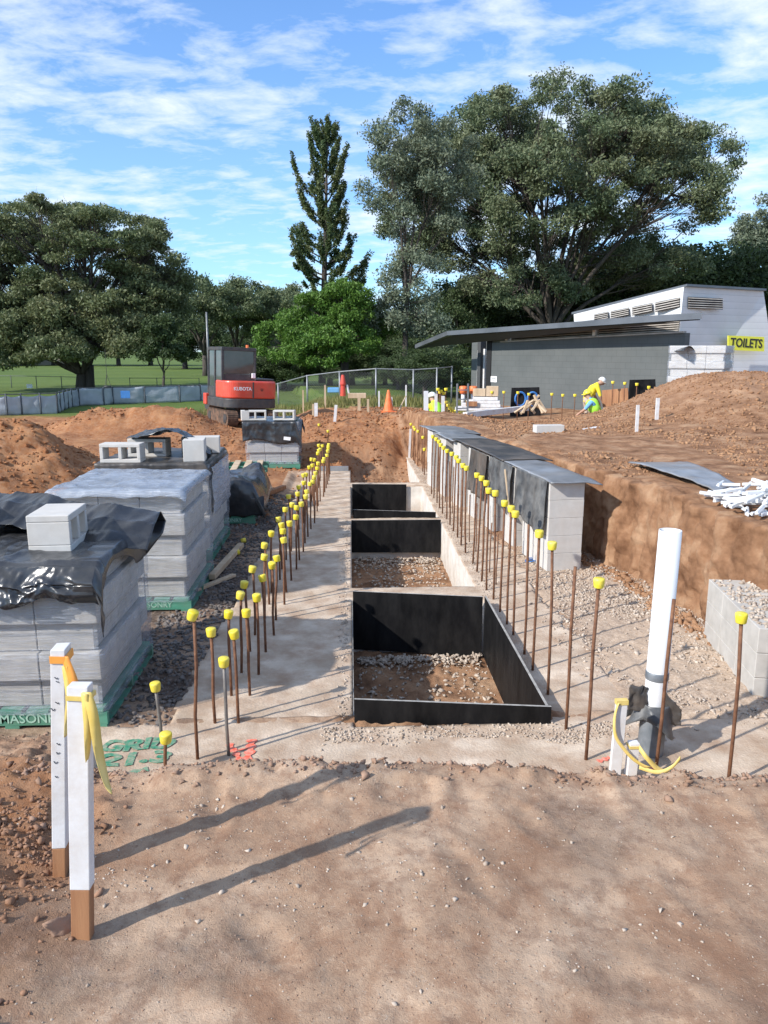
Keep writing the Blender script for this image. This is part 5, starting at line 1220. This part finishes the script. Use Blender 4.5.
p=P(31,386,47); mb=MB(); mb.bb(-.17,.17,-.01,.01,-.12,.12); o=mb.build('white_notice',M['white']); o.location=p-fwh*.2; tag(o,'small white notice on the low rail fence at the left','notice')
pth=[G(-200,393,.0),G(-200,400,.0),G(66,401,.0),G(66,395,.0)]
me=bpy.data.meshes.new('park_path'); me.from_pydata([(q_.x,q_.y,.045) for q_ in pth],[],[(0,1,2,3)]); tag(link('park_path',me,M['road']),kind='structure')
# hanging basket from the big tree's branch
t=thing('hanging_pot','dark pot hanging on a triangle of chains below the big tree by the fence','hanging pot',P(108,393,40))
MB().tube([(0,0,0),(0,0,.05),(0,0,.34),(0,0,.36)],[.12,.15,.19,.19],14).build('pot',M['darkmetal'],t,smooth=True)
mb=MB()
for a in (0,2.1,4.2): mb.tube([(.17*math.cos(a),.17*math.sin(a),.35),(0,0,.95)],.012,5)
mb.tube([(0,0,.95),(0,0,2.2)],.012,5)
mb.build('chains',M['darkmetal'],t)
p=FP(209,60,370); mb=MB(); mb.tube([(0,0,0),(0,0,P(210,312,60).z-p.z)],[.11,.06],10); o=mb.build('light_pole',M['galv'],smooth=True); o.location=p; tag(o,'slender pale pole on the grass behind the excavator','pole')
p=FP(-60,128,362); p2=FP(75,128,362)
mb=MB(); dd=(p2-p); mb.box((p+p2)/2+up*.8,(dd.length,.3,1.7),Matrix.Rotation(math.atan2(dd.y,dd.x),3,'Z')); tag(mb.build('far_wall',M['block']),'long pale boundary wall beyond the park grass under the trees','wall')

# ------------------------------------------------------------------ people
def person(label,loc,rz,J,mats,hat):
    """J: joints; one skinned surface. mats: top, legs"""
    order=['pelvis','chest','neck','chin','head','crown','shl','ell','wrl','hal','shr','elr','wrr','har','hpl','knl','anl','tol','hpr','knr','anr','tor']
    E_=[('pelvis','chest','t'),('chest','neck','t'),('neck','chin','s'),('chin','head','s'),('head','crown','s'),
        ('chest','shl','t'),('shl','ell','t'),('ell','wrl','s'),('wrl','hal','s'),('chest','shr','t'),('shr','elr','t'),('elr','wrr','s'),('wrr','har','s'),
        ('pelvis','hpl','l'),('hpl','knl','l'),('knl','anl','l'),('anl','tol','b'),('pelvis','hpr','l'),('hpr','knr','l'),('knr','anr','l'),('anr','tor','b')]
    Rr=dict(pelvis=.15,chest=.165,neck=.062,chin=.075,head=.098,crown=.07,shl=.075,ell=.05,wrl=.032,hal=.036,shr=.075,elr=.05,wrr=.032,har=.036,hpl=.10,knl=.07,anl=.05,tol=.04,hpr=.10,knr=.07,anr=.05,tor=.04)
    pts={k:Vector(J[k]) for k in order}; names=list(order); segs=list(E_)
    for s in 'lr':     # fingers
        h=pts['ha'+s]; w=pts['wr'+s]; d=(h-w).normalized(); sd=d.cross(Vector((0,0,1))).normalized() if abs(d.z)<.95 else Vector((1,0,0))
        for k,(o_,L) in enumerate(((-.03,.07),(-.01,.08),(.01,.075),(.03,.06))):
            a=f'f{s}{k}a'; b=f'f{s}{k}b'; pts[a]=h+d*.035+sd*o_; pts[b]=pts[a]+(d*L+Vector((0,0,-.02)))
            names+=[a,b]; Rr[a]=.010; Rr[b]=.008; segs+=[('ha'+s,a,'s'),(a,b,'s')]
        a=f't{s}'; pts[a]=h+sd*.065+d*.01; names.append(a); Rr[a]=.011; segs.append(('wr'+s,a,'s'))
    f=(pts['head']-pts['chin']); fd=Vector((0,1,0)) if not 'face' in J else Vector(J['face'])
    pts['nose']=pts['head']+fd*.125-f*.15; names.append('nose'); Rr['nose']=.016; segs.append(('head','nose','s'))
    idx={n:i for i,n in enumerate(names)}
    me=bpy.data.meshes.new('person'); me.from_pydata([pts[n] for n in names],[(idx[a],idx[b]) for a,b,_ in segs],[]); me.update()
    o=bpy.data.objects.new('tmp',me); COL.objects.link(o)
    sk=o.modifiers.new('skin','SKIN'); 
    for i,n in enumerate(names):
        v=me.skin_vertices[0].data[i]; v.radius=(Rr[n],Rr[n]); v.use_root=(i==0)
    sb=o.modifiers.new('sub','SUBSURF'); sb.levels=1; sb.render_levels=1
    dg=bpy.context.evaluated_depsgraph_get(); m2=bpy.data.meshes.new_from_object(o.evaluated_get(dg)); bpy.data.objects.remove(o)
    m2.name='person'; m2.materials.clear()
    ob=link('person',m2,[M['skin'],mats[0],mats[1],M['darkmetal']],None,True); ob.location=loc; ob.rotation_euler=(0,0,rz)
    code={'s':0,'t':1,'l':2,'b':3}
    for pl in m2.polygons:
        c_=pl.center; best=9;bm__='s'
        for a,b,k in segs:
            A1,B1=pts[a],pts[b]; d=B1-A1; t_=max(0,min(1,(c_-A1).dot(d)/max(d.length_squared,1e-9))); ds=(c_-(A1+d*t_)).length-.5*(Rr[a]*(1-t_)+Rr[b]*t_)
            if ds<best: best=ds;bm__=k
        pl.material_index=code[bm__]
    tag(ob,label,'person')
    hd=pts['head']; ax=(pts['crown']-pts['chin']).normalized()
    mb=MB(); q=ax.to_track_quat('Z','Y').to_matrix()
    prof=[(.125,.0),(.122,.035),(.10,.085),(.06,.12),(.01,.135)]
    cc=hd+ax*.035
    mb.tube([cc+ax*z for r_,z in prof],[r_ for r_,z in prof],16)
    bc=cc+fd*.07; mb.tube([bc+ax*.0,bc+ax*.012],[.115,.11],14)
    mb.build('hard_hat',hat,ob,smooth=True)
    mb=MB(); 
    for s in (-1,1):
        sd=fd.cross(ax).normalized(); p_=hd+fd*.088+sd*.035*s; mb.tube([p_,p_+fd*.010],[.012,.006],8)
    mb.build('eyes',M['hair'],ob)
    return ob
# worker bending forward, facing +x in local frame handled by rz; local forward = +y
J1=dict(pelvis=(0,0,.88),chest=(0,.22,1.20),neck=(0,.33,1.32),chin=(0,.40,1.33),head=(0,.45,1.37),crown=(0,.47,1.46),face=(0,.8,-.6),
 shl=(-.19,.26,1.24),ell=(-.25,.34,.96),wrl=(-.17,.46,.76),hal=(-.16,.50,.69),shr=(.19,.26,1.24),elr=(.25,.34,.96),wrr=(.17,.46,.76),har=(.16,.50,.69),
 hpl=(-.10,0,.82),knl=(-.12,.08,.46),anl=(-.12,-.02,.07),tol=(-.13,.16,.03),hpr=(.10,0,.82),knr=(.13,.12,.46),anr=(.13,.02,.07),tor=(.14,.20,.03))
p=P(586,408,24.2); g=hz(p.x,p.y); z1=P(594,378,24.2).z
w1=person('worker in a yellow shirt and white hat bending forward by the grey wall',(p.x,p.y,z1-1.50),-1.5,J1,(M['shirt_y'],M['khaki']),M['hatw'])
J2=dict(pelvis=(0,0,.30),chest=(0,.16,.66),neck=(0,.22,.80),chin=(0,.26,.84),head=(0,.29,.90),crown=(0,.28,1.0),face=(0,.95,-.3),
 shl=(-.19,.17,.70),ell=(-.26,.32,.50),wrl=(-.14,.50,.36),hal=(-.12,.56,.31),shr=(.19,.17,.70),elr=(.26,.32,.48),wrr=(.14,.50,.36),har=(.12,.56,.31),
 hpl=(-.11,.02,.28),knl=(-.16,.42,.34),anl=(-.15,.12,.07),tol=(-.16,.30,.03),hpr=(.11,.02,.28),knr=(.16,.40,.12),anr=(.15,-.02,.10),tor=(.15,-.06,.03))
p=P(597,410,23.0); z2=P(598,390,23.0).z
w2=person('kneeling worker in a lime vest over a blue shirt and yellow hard hat',(p.x,p.y,z2-1.05),1.2,J2,(M['bluecloth'],M['navy']),M['haty'])
def vest(ob,J,m):
    a=Vector(J['pelvis'])+Vector((0,0,.06)); b=Vector(J['chest']); c_=Vector(J['neck'])-Vector((0,0,.02))
    MB().tube([a,(a+b)/2,b,b.lerp(c_,.6),c_],[.165,.175,.19,.155,.09],18).build('safety_vest',m,ob,smooth=True)
vest(w2,J2,M['vest'])
p=P(438,414,21.5); z3=P(441,393,21.5).z
w3=person('crouching worker in a pale hat and yellow-lime vest among the white pegs and capped bars',(p.x,p.y,z3-1.05),.5,J2,(M['shirt_y'],M['navy']),M['hatw'])
vest(w3,J2,M['vest'])

# ------------------------------------------------------------------ sprayed marks on the concrete
def spray(s,size,m,c,rz,sx=1,bold=.009,w=None):
    o=text_obj('spray_paint',s,size,m,None,(0,0,0),(0,0,0),0,bold); n0=len(o.data.vertices)
    for v in o.data.vertices:
        x,y=v.co.x*sx,v.co.y; x+=.012*math.sin(y*40); y+=.010*math.sin(x*25)
        X_=c.x+x*math.cos(rz)-y*math.sin(rz); Y_=c.y+x*math.sin(rz)+y*math.cos(rz)
        v.co=(X_,Y_,float(slab_z(np.array([X_]),np.array([Y_]))[0])+.006)
    return o
g1=spray('GRID',.19,M['spray_g'],G(138,746,0),.10,1.0)
g2=spray('21.3',.19,M['spray_g'],G(136,760,0),.10,1.25)
for o in (g1,g2): tag(o,kind='structure')
def spray_line(pts,w,m):
    V=[];Fs=[]
    pts=[G(a,b_,0) for a,b_ in pts]; P2=[]
    for a,b_ in zip(pts[:-1],pts[1:]):
        for k in range(8): P2.append(a.lerp(b_,k/8))
    P2.append(pts[-1])
    for i,p_ in enumerate(P2):
        d=(P2[min(i+1,len(P2)-1)]-P2[max(i-1,0)]).normalized(); n_=Vector((-d.y,d.x,0)); ww=w*(.8+.4*math.sin(i*1.7))
        for s_ in (-1,1):
            q_=p_+n_*ww*s_/2; V.append((q_.x,q_.y,float(slab_z(np.array([q_.x]),np.array([q_.y]))[0])+.0055+.0006*(w>.05)))
    for i in range(len(P2)-1): a=2*i; Fs.append((a,a+1,a+3,a+2))
    me=bpy.data.meshes.new('spray_paint'); me.from_pydata(V,[],Fs); o=link('spray_paint',me,m); return tag(o,kind='structure')
spray_line([(229,744),(236,754),(243,766)],.045,M['spray_r']); spray_line([(252,740),(250,752),(243,768)],.065,M['spray_r']); spray_line([(230,752),(251,748)],.016,M['spray_r'])
spray_line([(217,766),(225,770)],.03,M['spray_r']); spray_line([(98,774),(120,776),(148,770)],.05,M['spray_g']); spray_line([(598,762),(610,758)],.04,M['spray_r']); spray_line([(650,768),(664,772)],.04,M['spray_r'])

# ------------------------------------------------------------------ trees
def leaves_np(C,Rd,per,size,flat=.7,shell=.45,r=rng,dirs=None):
    n=len(C)*per; c=np.repeat(C,per,0); R_=np.repeat(Rd,per)
    d=r.normal(size=(n,3)); d/=np.linalg.norm(d,axis=1)[:,None]; rad=(shell+(1-shell)*r.uniform(0,1,n)**.6)*R_*r.uniform(.75,1.15,n)
    off=d*rad[:,None]; off[:,2]*=flat
    if dirs is not None:
        dd=np.repeat(dirs,per,0); off=off*.55+dd*(r.uniform(-1,1,n)*R_)[:,None]
    p=c+off
    a=r.normal(size=(n,3)); a/=np.linalg.norm(a,axis=1)[:,None]; b=np.cross(a,r.normal(size=(n,3))); b/=np.linalg.norm(b,axis=1)[:,None]
    s=size*r.uniform(.6,1.3,n)[:,None]
    V=np.stack([p-a*s,p-b*s*.42,p+a*s,p+b*s*.42],1).reshape(-1,3)
    return V,np.arange(n*4).reshape(-1,4)
def bez(a,b,c,n=7):
    return [tuple(a*(1-t)**2+b*2*t*(1-t)+c*t*t) for t in np.linspace(0,1,n)]
def make_tree(name,label,cat,base,lobes,ncl,clr,per,leaf,ml,trunk_r,forks,nlimb,seed,group=None,flat=.7,shell=.45,lean=(0,0),twig=3):
    r=np.random.default_rng(seed); base=np.array(base,float)
    L=np.array(lobes,float); w=L[:,3]*L[:,4]*L[:,5]; w=w**.7; w/=w.sum(); C=[]
    while len(C)<ncl:
        k=r.choice(len(L),p=w); d=r.normal(size=3); d/=np.linalg.norm(d)
        if d[2]<-.55: continue
        C.append(L[k,:3]+d*L[k,3:]*r.uniform(.45,1.0)**.5)
    C=np.array(C)-base; Rd=r.uniform(.7,1.25,ncl)*clr
    t=thing(name,label,cat,tuple(base),0,group)
    bk=MB(); fork=np.array([lean[0],lean[1],forks]); top=C[:,2].max()
    bk.tube([(0,0,-.3),(lean[0]*.2,lean[1]*.2,forks*.25),tuple(fork)],[trunk_r*1.35,trunk_r,trunk_r*.85],12)
    # main limbs by direction groups
    az=np.arctan2(C[:,1]-fork[1],C[:,0]-fork[0]); el=C[:,2]
    cen=C[r.choice(ncl,nlimb,replace=False)]
    for _ in range(6):
        g=np.argmin(((C[:,None]-cen[None])**2).sum(-1),1)
        cen=np.array([C[g==k].mean(0) if (g==k).any() else cen[k] for k in range(nlimb)])
    for k in range(nlimb):
        m_=C[g==k]
        if len(m_)==0: continue
        end=cen[k]; mid=(fork+end)/2; h=np.linalg.norm(end[:2]-fork[:2]); mid[:2]=fork[:2]+(end[:2]-fork[:2])*.35; mid[2]=fork[2]+(end[2]-fork[2])*.62
        pth_=np.array(bez(fork,mid,end,9))+np.concatenate([[[0,0,0]],r.normal(0,.05*max(1,trunk_r*2.5),(8,3))])
        r0=trunk_r*.55*r.uniform(.75,1.1); rs=[r0*(1-.75*i/8) for i in range(9)]
        bk.tube([tuple(p_) for p_ in pth_],rs,8)
        for c_ in m_:
            i=int(np.argmin(((pth_[3:]-c_)**2).sum(1)*1+0))+3; i=max(2,i-r.integers(1,4)); s0=pth_[i]
            mid=(s0+c_)/2; mid[2]-=.06*np.linalg.norm(c_-s0); mid+=r.normal(0,.12*clr,3)
            rr_=rs[i]*.45; bk.tube(bez(s0,mid,c_,5),[rr_,rr_*.8,rr_*.6,rr_*.45,rr_*.25],5,cap=False)
            for _ in range(twig):
                e=c_+r.normal(0,.45*clr,3); bk.tube(bez(mid,(mid+e)/2+r.normal(0,.1,3),e,3),[rr_*.4,rr_*.3,rr_*.12],3,cap=False)
    bk.build('trunk',M['bark'],t,smooth=True)
    V,Fc=leaves_np(C,Rd,per,leaf,flat,shell,r)
    link('crown',mesh_np('crown',V,Fc),M[ml],t)
    return t
def LB(px,py,rx,ry,D,dd=0,deep=None):
    p_=P(px,py,D+dd); k=(D+dd)/F; return (p_.x,p_.y,p_.z,rx*k,(deep if deep else rx)*k,ry*k)
# big spreading rain tree right
D=50; bs=FP(545,D,392)
make_tree('rain_tree','huge spreading grey-green rain tree rising behind the toilet building','tree',(bs.x,bs.y,bs.z),
  [LB(560,128,90,34,D),LB(492,148,50,40,D,2),LB(640,146,58,36,D,-1),LB(695,160,36,34,D),LB(445,178,52,44,D),LB(415,215,36,45,D,1),LB(560,185,105,50,D,3,60),LB(665,205,62,38,D,-2),LB(480,245,56,42,D,2),LB(600,255,60,32,D,4,50),LB(540,205,70,55,D,-3,40),LB(520,290,60,26,D,0,50),LB(640,270,60,25,D,1,50),LB(430,260,26,34,D),LB(590,165,90,38,D,-4,50)],
  620,.90,380,.105,'leaf_rain',.34,3.0,16,101,None,.66,.08,(0.2,0),2)
D=40; bs=FP(404,D,392)
make_tree('slender_tree','slender loose blue-green tree standing left of the huge rain tree','tree',(bs.x,bs.y,bs.z),
  [LB(408,150,34,42,D),LB(385,190,24,40,D),LB(440,170,34,50,D),LB(425,215,30,50,D),LB(412,285,28,40,D),LB(390,320,22,26,D),LB(432,330,24,28,D)],
  150,.64,270,.085,'leaf_blue',.15,4.5,7,102,None,.75,.2,(.1,0),3)
# large park tree left
D=46; bs=FP(89,D,392)
make_tree('park_tree','broad umbrella-crowned park tree on the grass at the left, thick forked trunk','tree',(bs.x,bs.y,bs.z),
  [LB(40,228,62,26,D),LB(105,238,62,24,D),LB(150,262,38,20,D),LB(-20,240,50,30,D),LB(-50,285,50,45,D),LB(75,228,85,20,D,4,60),LB(60,268,110,24,D,2,80),LB(165,285,30,24,D)],
  330,.74,300,.10,'leaf_fig',.34,1.5,12,103,None,.5,.2,(.1,0),3)
D=44.5; bs=FP(70,D,392)
make_tree('lower_park_tree','dense lower dark-green tree mass hugging the trunk of the broad park tree','tree',(bs.x+.2,bs.y+1.2,bs.z),
  [LB(60,325,48,26,D),LB(20,330,40,30,D),LB(-25,320,45,40,D),LB(115,315,36,26,D),LB(95,335,30,24,D),LB(150,310,34,30,D,2),LB(170,300,28,26,D,3),LB(70,300,60,24,D,2,60),LB(5,300,50,30,D,2,60),LB(60,352,40,16,D,-1),LB(130,345,22,18,D,-1),LB(0,355,40,18,D)],
  420,.72,320,.105,'leaf_fig',.30,1.0,10,104,None,.6,.2,(.1,0),2)
D=43; bs=FP(163,D,392)
make_tree('small_tree','small round dark tree with two thin stems right of the broad park tree','tree',(bs.x,bs.y,bs.z),
  [LB(163,350,21,18,D),LB(160,330,18,14,D)],40,.42,330,.09,'leaf_dark',.08,1.0,4,105,None,.8,.2,(.1,0),2)
# bright green spreading tree centre
D=40; bs=FP(345,D,390)
make_tree('bushy_tree','broad bright green bushy tree behind the mesh fence, right of the excavator','tree',(bs.x,bs.y,bs.z),
  [LB(345,305,30,22,D),LB(310,318,30,22,D),LB(285,345,26,24,D,-1),LB(345,340,34,24,D,-1),LB(315,352,30,20,D,-2),LB(372,330,18,22,D,1)],
  170,.50,330,.085,'leaf_green',.22,1.3,8,106,None,.7,.2,(0,0),1)
# hoop pine
def hoop():
    D=56; bs=FP(322,D,392); r=np.random.default_rng(77); topz=P(331,132,D).z-bs.z; k=D/F
    t=thing('hoop_pine','tall dark pine with upswept plume branches standing above the bright bushy tree','tree',bs)
    bk=MB(); lx=(331-322)*k
    bk.tube([(0,0,-.3),(lx*.5,0,topz*.5),(lx,0,topz*.985)],[.28,.18,.03],10); C=[];Rd=[];Dr=[]
    z=topz*.34
    n=0
    while z<topz*.99:
        f=max(0,(z-topz*.34)/(topz*.66))
        for q in range(2):
            a=n*2.4+r.uniform(-.5,.5); n+=1; L=(3.3*(1-min(1,f))**.75*r.uniform(.35,1.1)+.3); up_=1.15*L*(.35+.9*f)+.3
            s0=np.array([lx*z/topz,0,z]); e=s0+np.array([math.cos(a)*L,math.sin(a)*L,up_]); mid=s0+np.array([math.cos(a)*L*.7,math.sin(a)*L*.7,up_*.22])
            bp=bez(s0,mid,e,7); bk.tube(bp,[.07,.06,.05,.04,.035,.025,.01],5,cap=False)
            for i in range(3,7):
                p_=np.array(bp[i]); d=np.array(bp[i])-np.array(bp[i-1]); d/=np.linalg.norm(d); C.append(p_); Rd.append(r.uniform(.36,.62)*(1-.2*f)); Dr.append(d)
                if r.random()<.45: C.append(p_+r.normal(0,.25,3)); Rd.append(.35); Dr.append((d+r.normal(0,.4,3)))
        z+=r.uniform(.30,.72)
    bk.build('trunk',M['bark'],t,smooth=True)
    V,Fc=leaves_np(np.array(C),np.array(Rd),170,.10,1,.1,r,np.array(Dr)); link('crown',mesh_np('crown',V,Fc),M['leaf_pine'],t)
hoop()
D=60; bs=FP(775,D,392)
make_tree('edge_tree','pale grey-green tree cut by the right edge of the photo','tree',(bs.x,bs.y,bs.z),
  [LB(768,225,26,34,D),LB(752,255,22,26,D),LB(790,260,40,60,D)],80,.8,240,.13,'leaf_blue',.2,6,6,107,None,.7,.2,(.1,0),2)
# prototypes for background rows
def proto(name,ml,seed,h,w,ncl,per,leaf,low=.25):
    r=np.random.default_rng(seed); lobes=[(r.uniform(-w*.28,w*.28),r.uniform(-w*.28,w*.28),h*(low+.1+(.72-low)*r.uniform(.2,1)),w*.30,w*.30,h*.2) for _ in range(7)]
    return make_tree(name,'x','tree',(0,0,0),lobes,ncl,w*.105,per,leaf,ml,.26,h*.2,6,seed,None,.75,.2,(0,0),1)
def place(o,px,D,pytop,h0,rz,label,group,sx=1):
    b_=FP(px,D,385); s=(P(px,pytop,D).z-b_.z)/h0; o.location=b_; o.scale=(s*sx,s*sx,s); o.rotation_euler=(0,0,rz); tag(o,label,'tree',group)
def topof(o): return max(v.co.z for c in o.children if c.name.startswith('crown') for v in c.data.vertices)
pf=proto('distant_tree','leaf_far',201,9,9,85,230,.15); hf=topof(pf)
pd=proto('dark_tree','leaf_dark',202,8,9,100,260,.13,.0); hd_=topof(pd)
first={id(pf):True,id(pd):True}
def inst(p_):
    if first[id(p_)]: first[id(p_)]=False; return p_
    return copy_tree(p_)
mids=[(206,74,268,.95,'first from the left'),(238,80,276,1.0,'second from the left'),(268,84,279,.9,'third from the left'),(290,78,284,.9,'rightmost')]
for k,(px,D,pt,sx,w_) in enumerate(mids): place(inst(pf),px,D,pt,hf,k*1.7,f'mid-distance leafy tree above the excavator, {w_} of four','leafy trees above the excavator',sx)
for k,(px,D,pt) in enumerate([(-40,118,318),(-10,122,322),(22,118,325),(55,124,326),(88,120,322),(120,118,318),(152,122,316),(186,100,312),(222,104,318),(252,100,322),(300,98,318),(335,102,322),(372,98,315),(405,96,310)]):
    place(inst(pd),px,D,pt,hd_,k*2.1,f'far tree at the edge of the park grass, {ordn(k+1)} from the left','row of far trees beyond the grass',1.5)
for k,(px,D,pt,sx) in enumerate([(385,50,300,.8),(420,54,310,.8),(452,50,285,.9),(480,56,270,.9),(515,60,262,.9),(555,58,255,.9),(595,60,258,.9),(635,58,236,1.0),(672,60,240,1.0),(706,58,236,1.0),(740,56,250,1.0),(775,56,262,1.0)]):
    place(inst(pd),px,D,pt,hd_,k*1.3+.4,f'dark dense tree closing the view behind the toilet building, {ordn(k+1)} from the left','dark trees behind the toilet building',sx*1.05)
for k,(px,D,pt) in enumerate([(425,36,345),(398,37,352),(445,38,350)]):
    o=inst(pd); o.name='bush'; place(o,px,D,pt,hd_,k*2.2,['leafy bush left of the roof tip of the toilet building','low bush behind the mesh fence, left of the next bush','dark bush tucked under the roof tip'][k],None,1.6); o['category']='bush'
for k,(px,D,pt) in enumerate([(262,47,345),(284,49,338),(306,46,342),(330,48,336),(352,50,335),(374,46,338),(396,48,334)]):
    o=inst(pd); o.name='hedge_bush'; place(o,px,D,pt,hd_,k*1.9+.7,f'dark undergrowth bush behind the mesh fence, {ordn(k+1)} from the left','dark undergrowth bushes behind the mesh fence',1.9); o['category']='bush'
# rough grass strip before the mesh fence
n=9000; x=rng.uniform(-5.5,4.2,n); y=rng.uniform(25.5,31.5,n); zz,mm=terrain(x,y); k=rng.uniform(0,1,n)<(mm['grass']*.9+.08*(y>27)); x,y,zz=x[k],y[k],zz[k]; n=len(x)
a=rng.uniform(0,2*PI,n); h=rng.uniform(.08,.26,n); w=.02
V=np.stack([np.stack([x-w*np.cos(a),y-w*np.sin(a),zz],-1),np.stack([x+w*np.cos(a),y+w*np.sin(a),zz],-1),np.stack([x+.05*np.sin(a),y+.05*np.cos(a),zz+h],-1)],1).reshape(-1,3)
tag(link('rough_grass',mesh_np('rough_grass',V,np.arange(3*n).reshape(-1,3)),M['grassblade']),kind='stuff')

# ------------------------------------------------------------------ camera, sun, sky
cam=bpy.data.cameras.new('camera'); co=bpy.data.objects.new('camera',cam); COL.objects.link(co)
co.location=(0,0,H); co.rotation_euler=(PI/2-PIT,0,-YAW); cam.sensor_fit='VERTICAL'; cam.sensor_height=24; cam.sensor_width=18; cam.lens=F/1024*24; cam.clip_end=3000; cam.clip_start=.05
SC.camera=co
sd=bpy.data.lights.new('sun','SUN'); sd.energy=4.2; sd.angle=math.radians(.8); sd.color=(1,.945,.87)
so=bpy.data.objects.new('sun',sd); COL.objects.link(so)
tosun=Vector((-math.sin(SUN_AZ)*math.cos(SUN_EL),-math.cos(SUN_AZ)*math.cos(SUN_EL),math.sin(SUN_EL)))
so.rotation_euler=tosun.to_track_quat('Z','Y').to_euler(); so.location=tosun*40
W=bpy.data.worlds.new('World'); SC.world=W; W.use_nodes=True; nt=W.node_tree; nt.nodes.clear()
out=N(nt,'ShaderNodeOutputWorld'); bg=N(nt,'ShaderNodeBackground'); sk=N(nt,'ShaderNodeTexSky'); sk.sky_type='NISHITA'; sk.sun_disc=False
sk.sun_elevation=SUN_EL; sk.sun_rotation=PI+SUN_AZ; sk.air_density=1.0; sk.dust_density=.4; sk.ozone_density=1.6
tc=N(nt,'ShaderNodeTexCoord'); sp=N(nt,'ShaderNodeSeparateXYZ'); nt.links.new(tc.outputs['Generated'],sp.inputs[0])
zc=mth(nt,'ADD',mth(nt,'MAXIMUM',sp.outputs['Z'],0.0),.12)
u_=mth(nt,'DIVIDE',sp.outputs['X'],zc); v_=mth(nt,'DIVIDE',sp.outputs['Y'],zc)
cb_=N(nt,'ShaderNodeCombineXYZ'); nt.links.new(u_,cb_.inputs[0]); nt.links.new(v_,cb_.inputs[1])
mp_=N(nt,'ShaderNodeMapping'); mp_.inputs['Rotation'].default_value=(0,0,.6); mp_.inputs['Scale'].default_value=(1.0,1.35,1); nt.links.new(cb_.outputs[0],mp_.inputs[0])
n1=noise(nt,mp_.outputs[0],.75,7,.56,.5); n2=noise(nt,mp_.outputs[0],4.6,6,.62,.25)
cm=mth(nt,'ADD',mth(nt,'MULTIPLY',n1,.56),mth(nt,'MULTIPLY',n2,.44))
msk=ramp(nt,cm,[(.43,(0,)*3),(.505,(.45,)*3),(.60,(.95,)*3)])
hzn=ramp(nt,sp.outputs['Z'],[(0,(.30,)*3),(.30,(.12,)*3),(.6,(0,)*3)])
mk=mth(nt,'MAXIMUM',msk,hzn)
skc=mixc(nt,1.0,sk.outputs[0],(.48,.86,1.26),'MULTIPLY')
col=mixc(nt,mk,skc,(4.9,5.4,5.9))
nt.links.new(col,bg.inputs[0]); bg.inputs[1].default_value=.14; nt.links.new(bg.outputs[0],out.inputs[0])
SC.view_settings.view_transform='Standard'; SC.view_settings.look='None'; SC.view_settings.gamma=1; SC.view_settings.exposure=.50; SC.view_settings.use_curve_mapping=False
SC.render.engine='CYCLES'; SC.cycles.max_bounces=6; SC.cycles.transparent_max_bounces=12
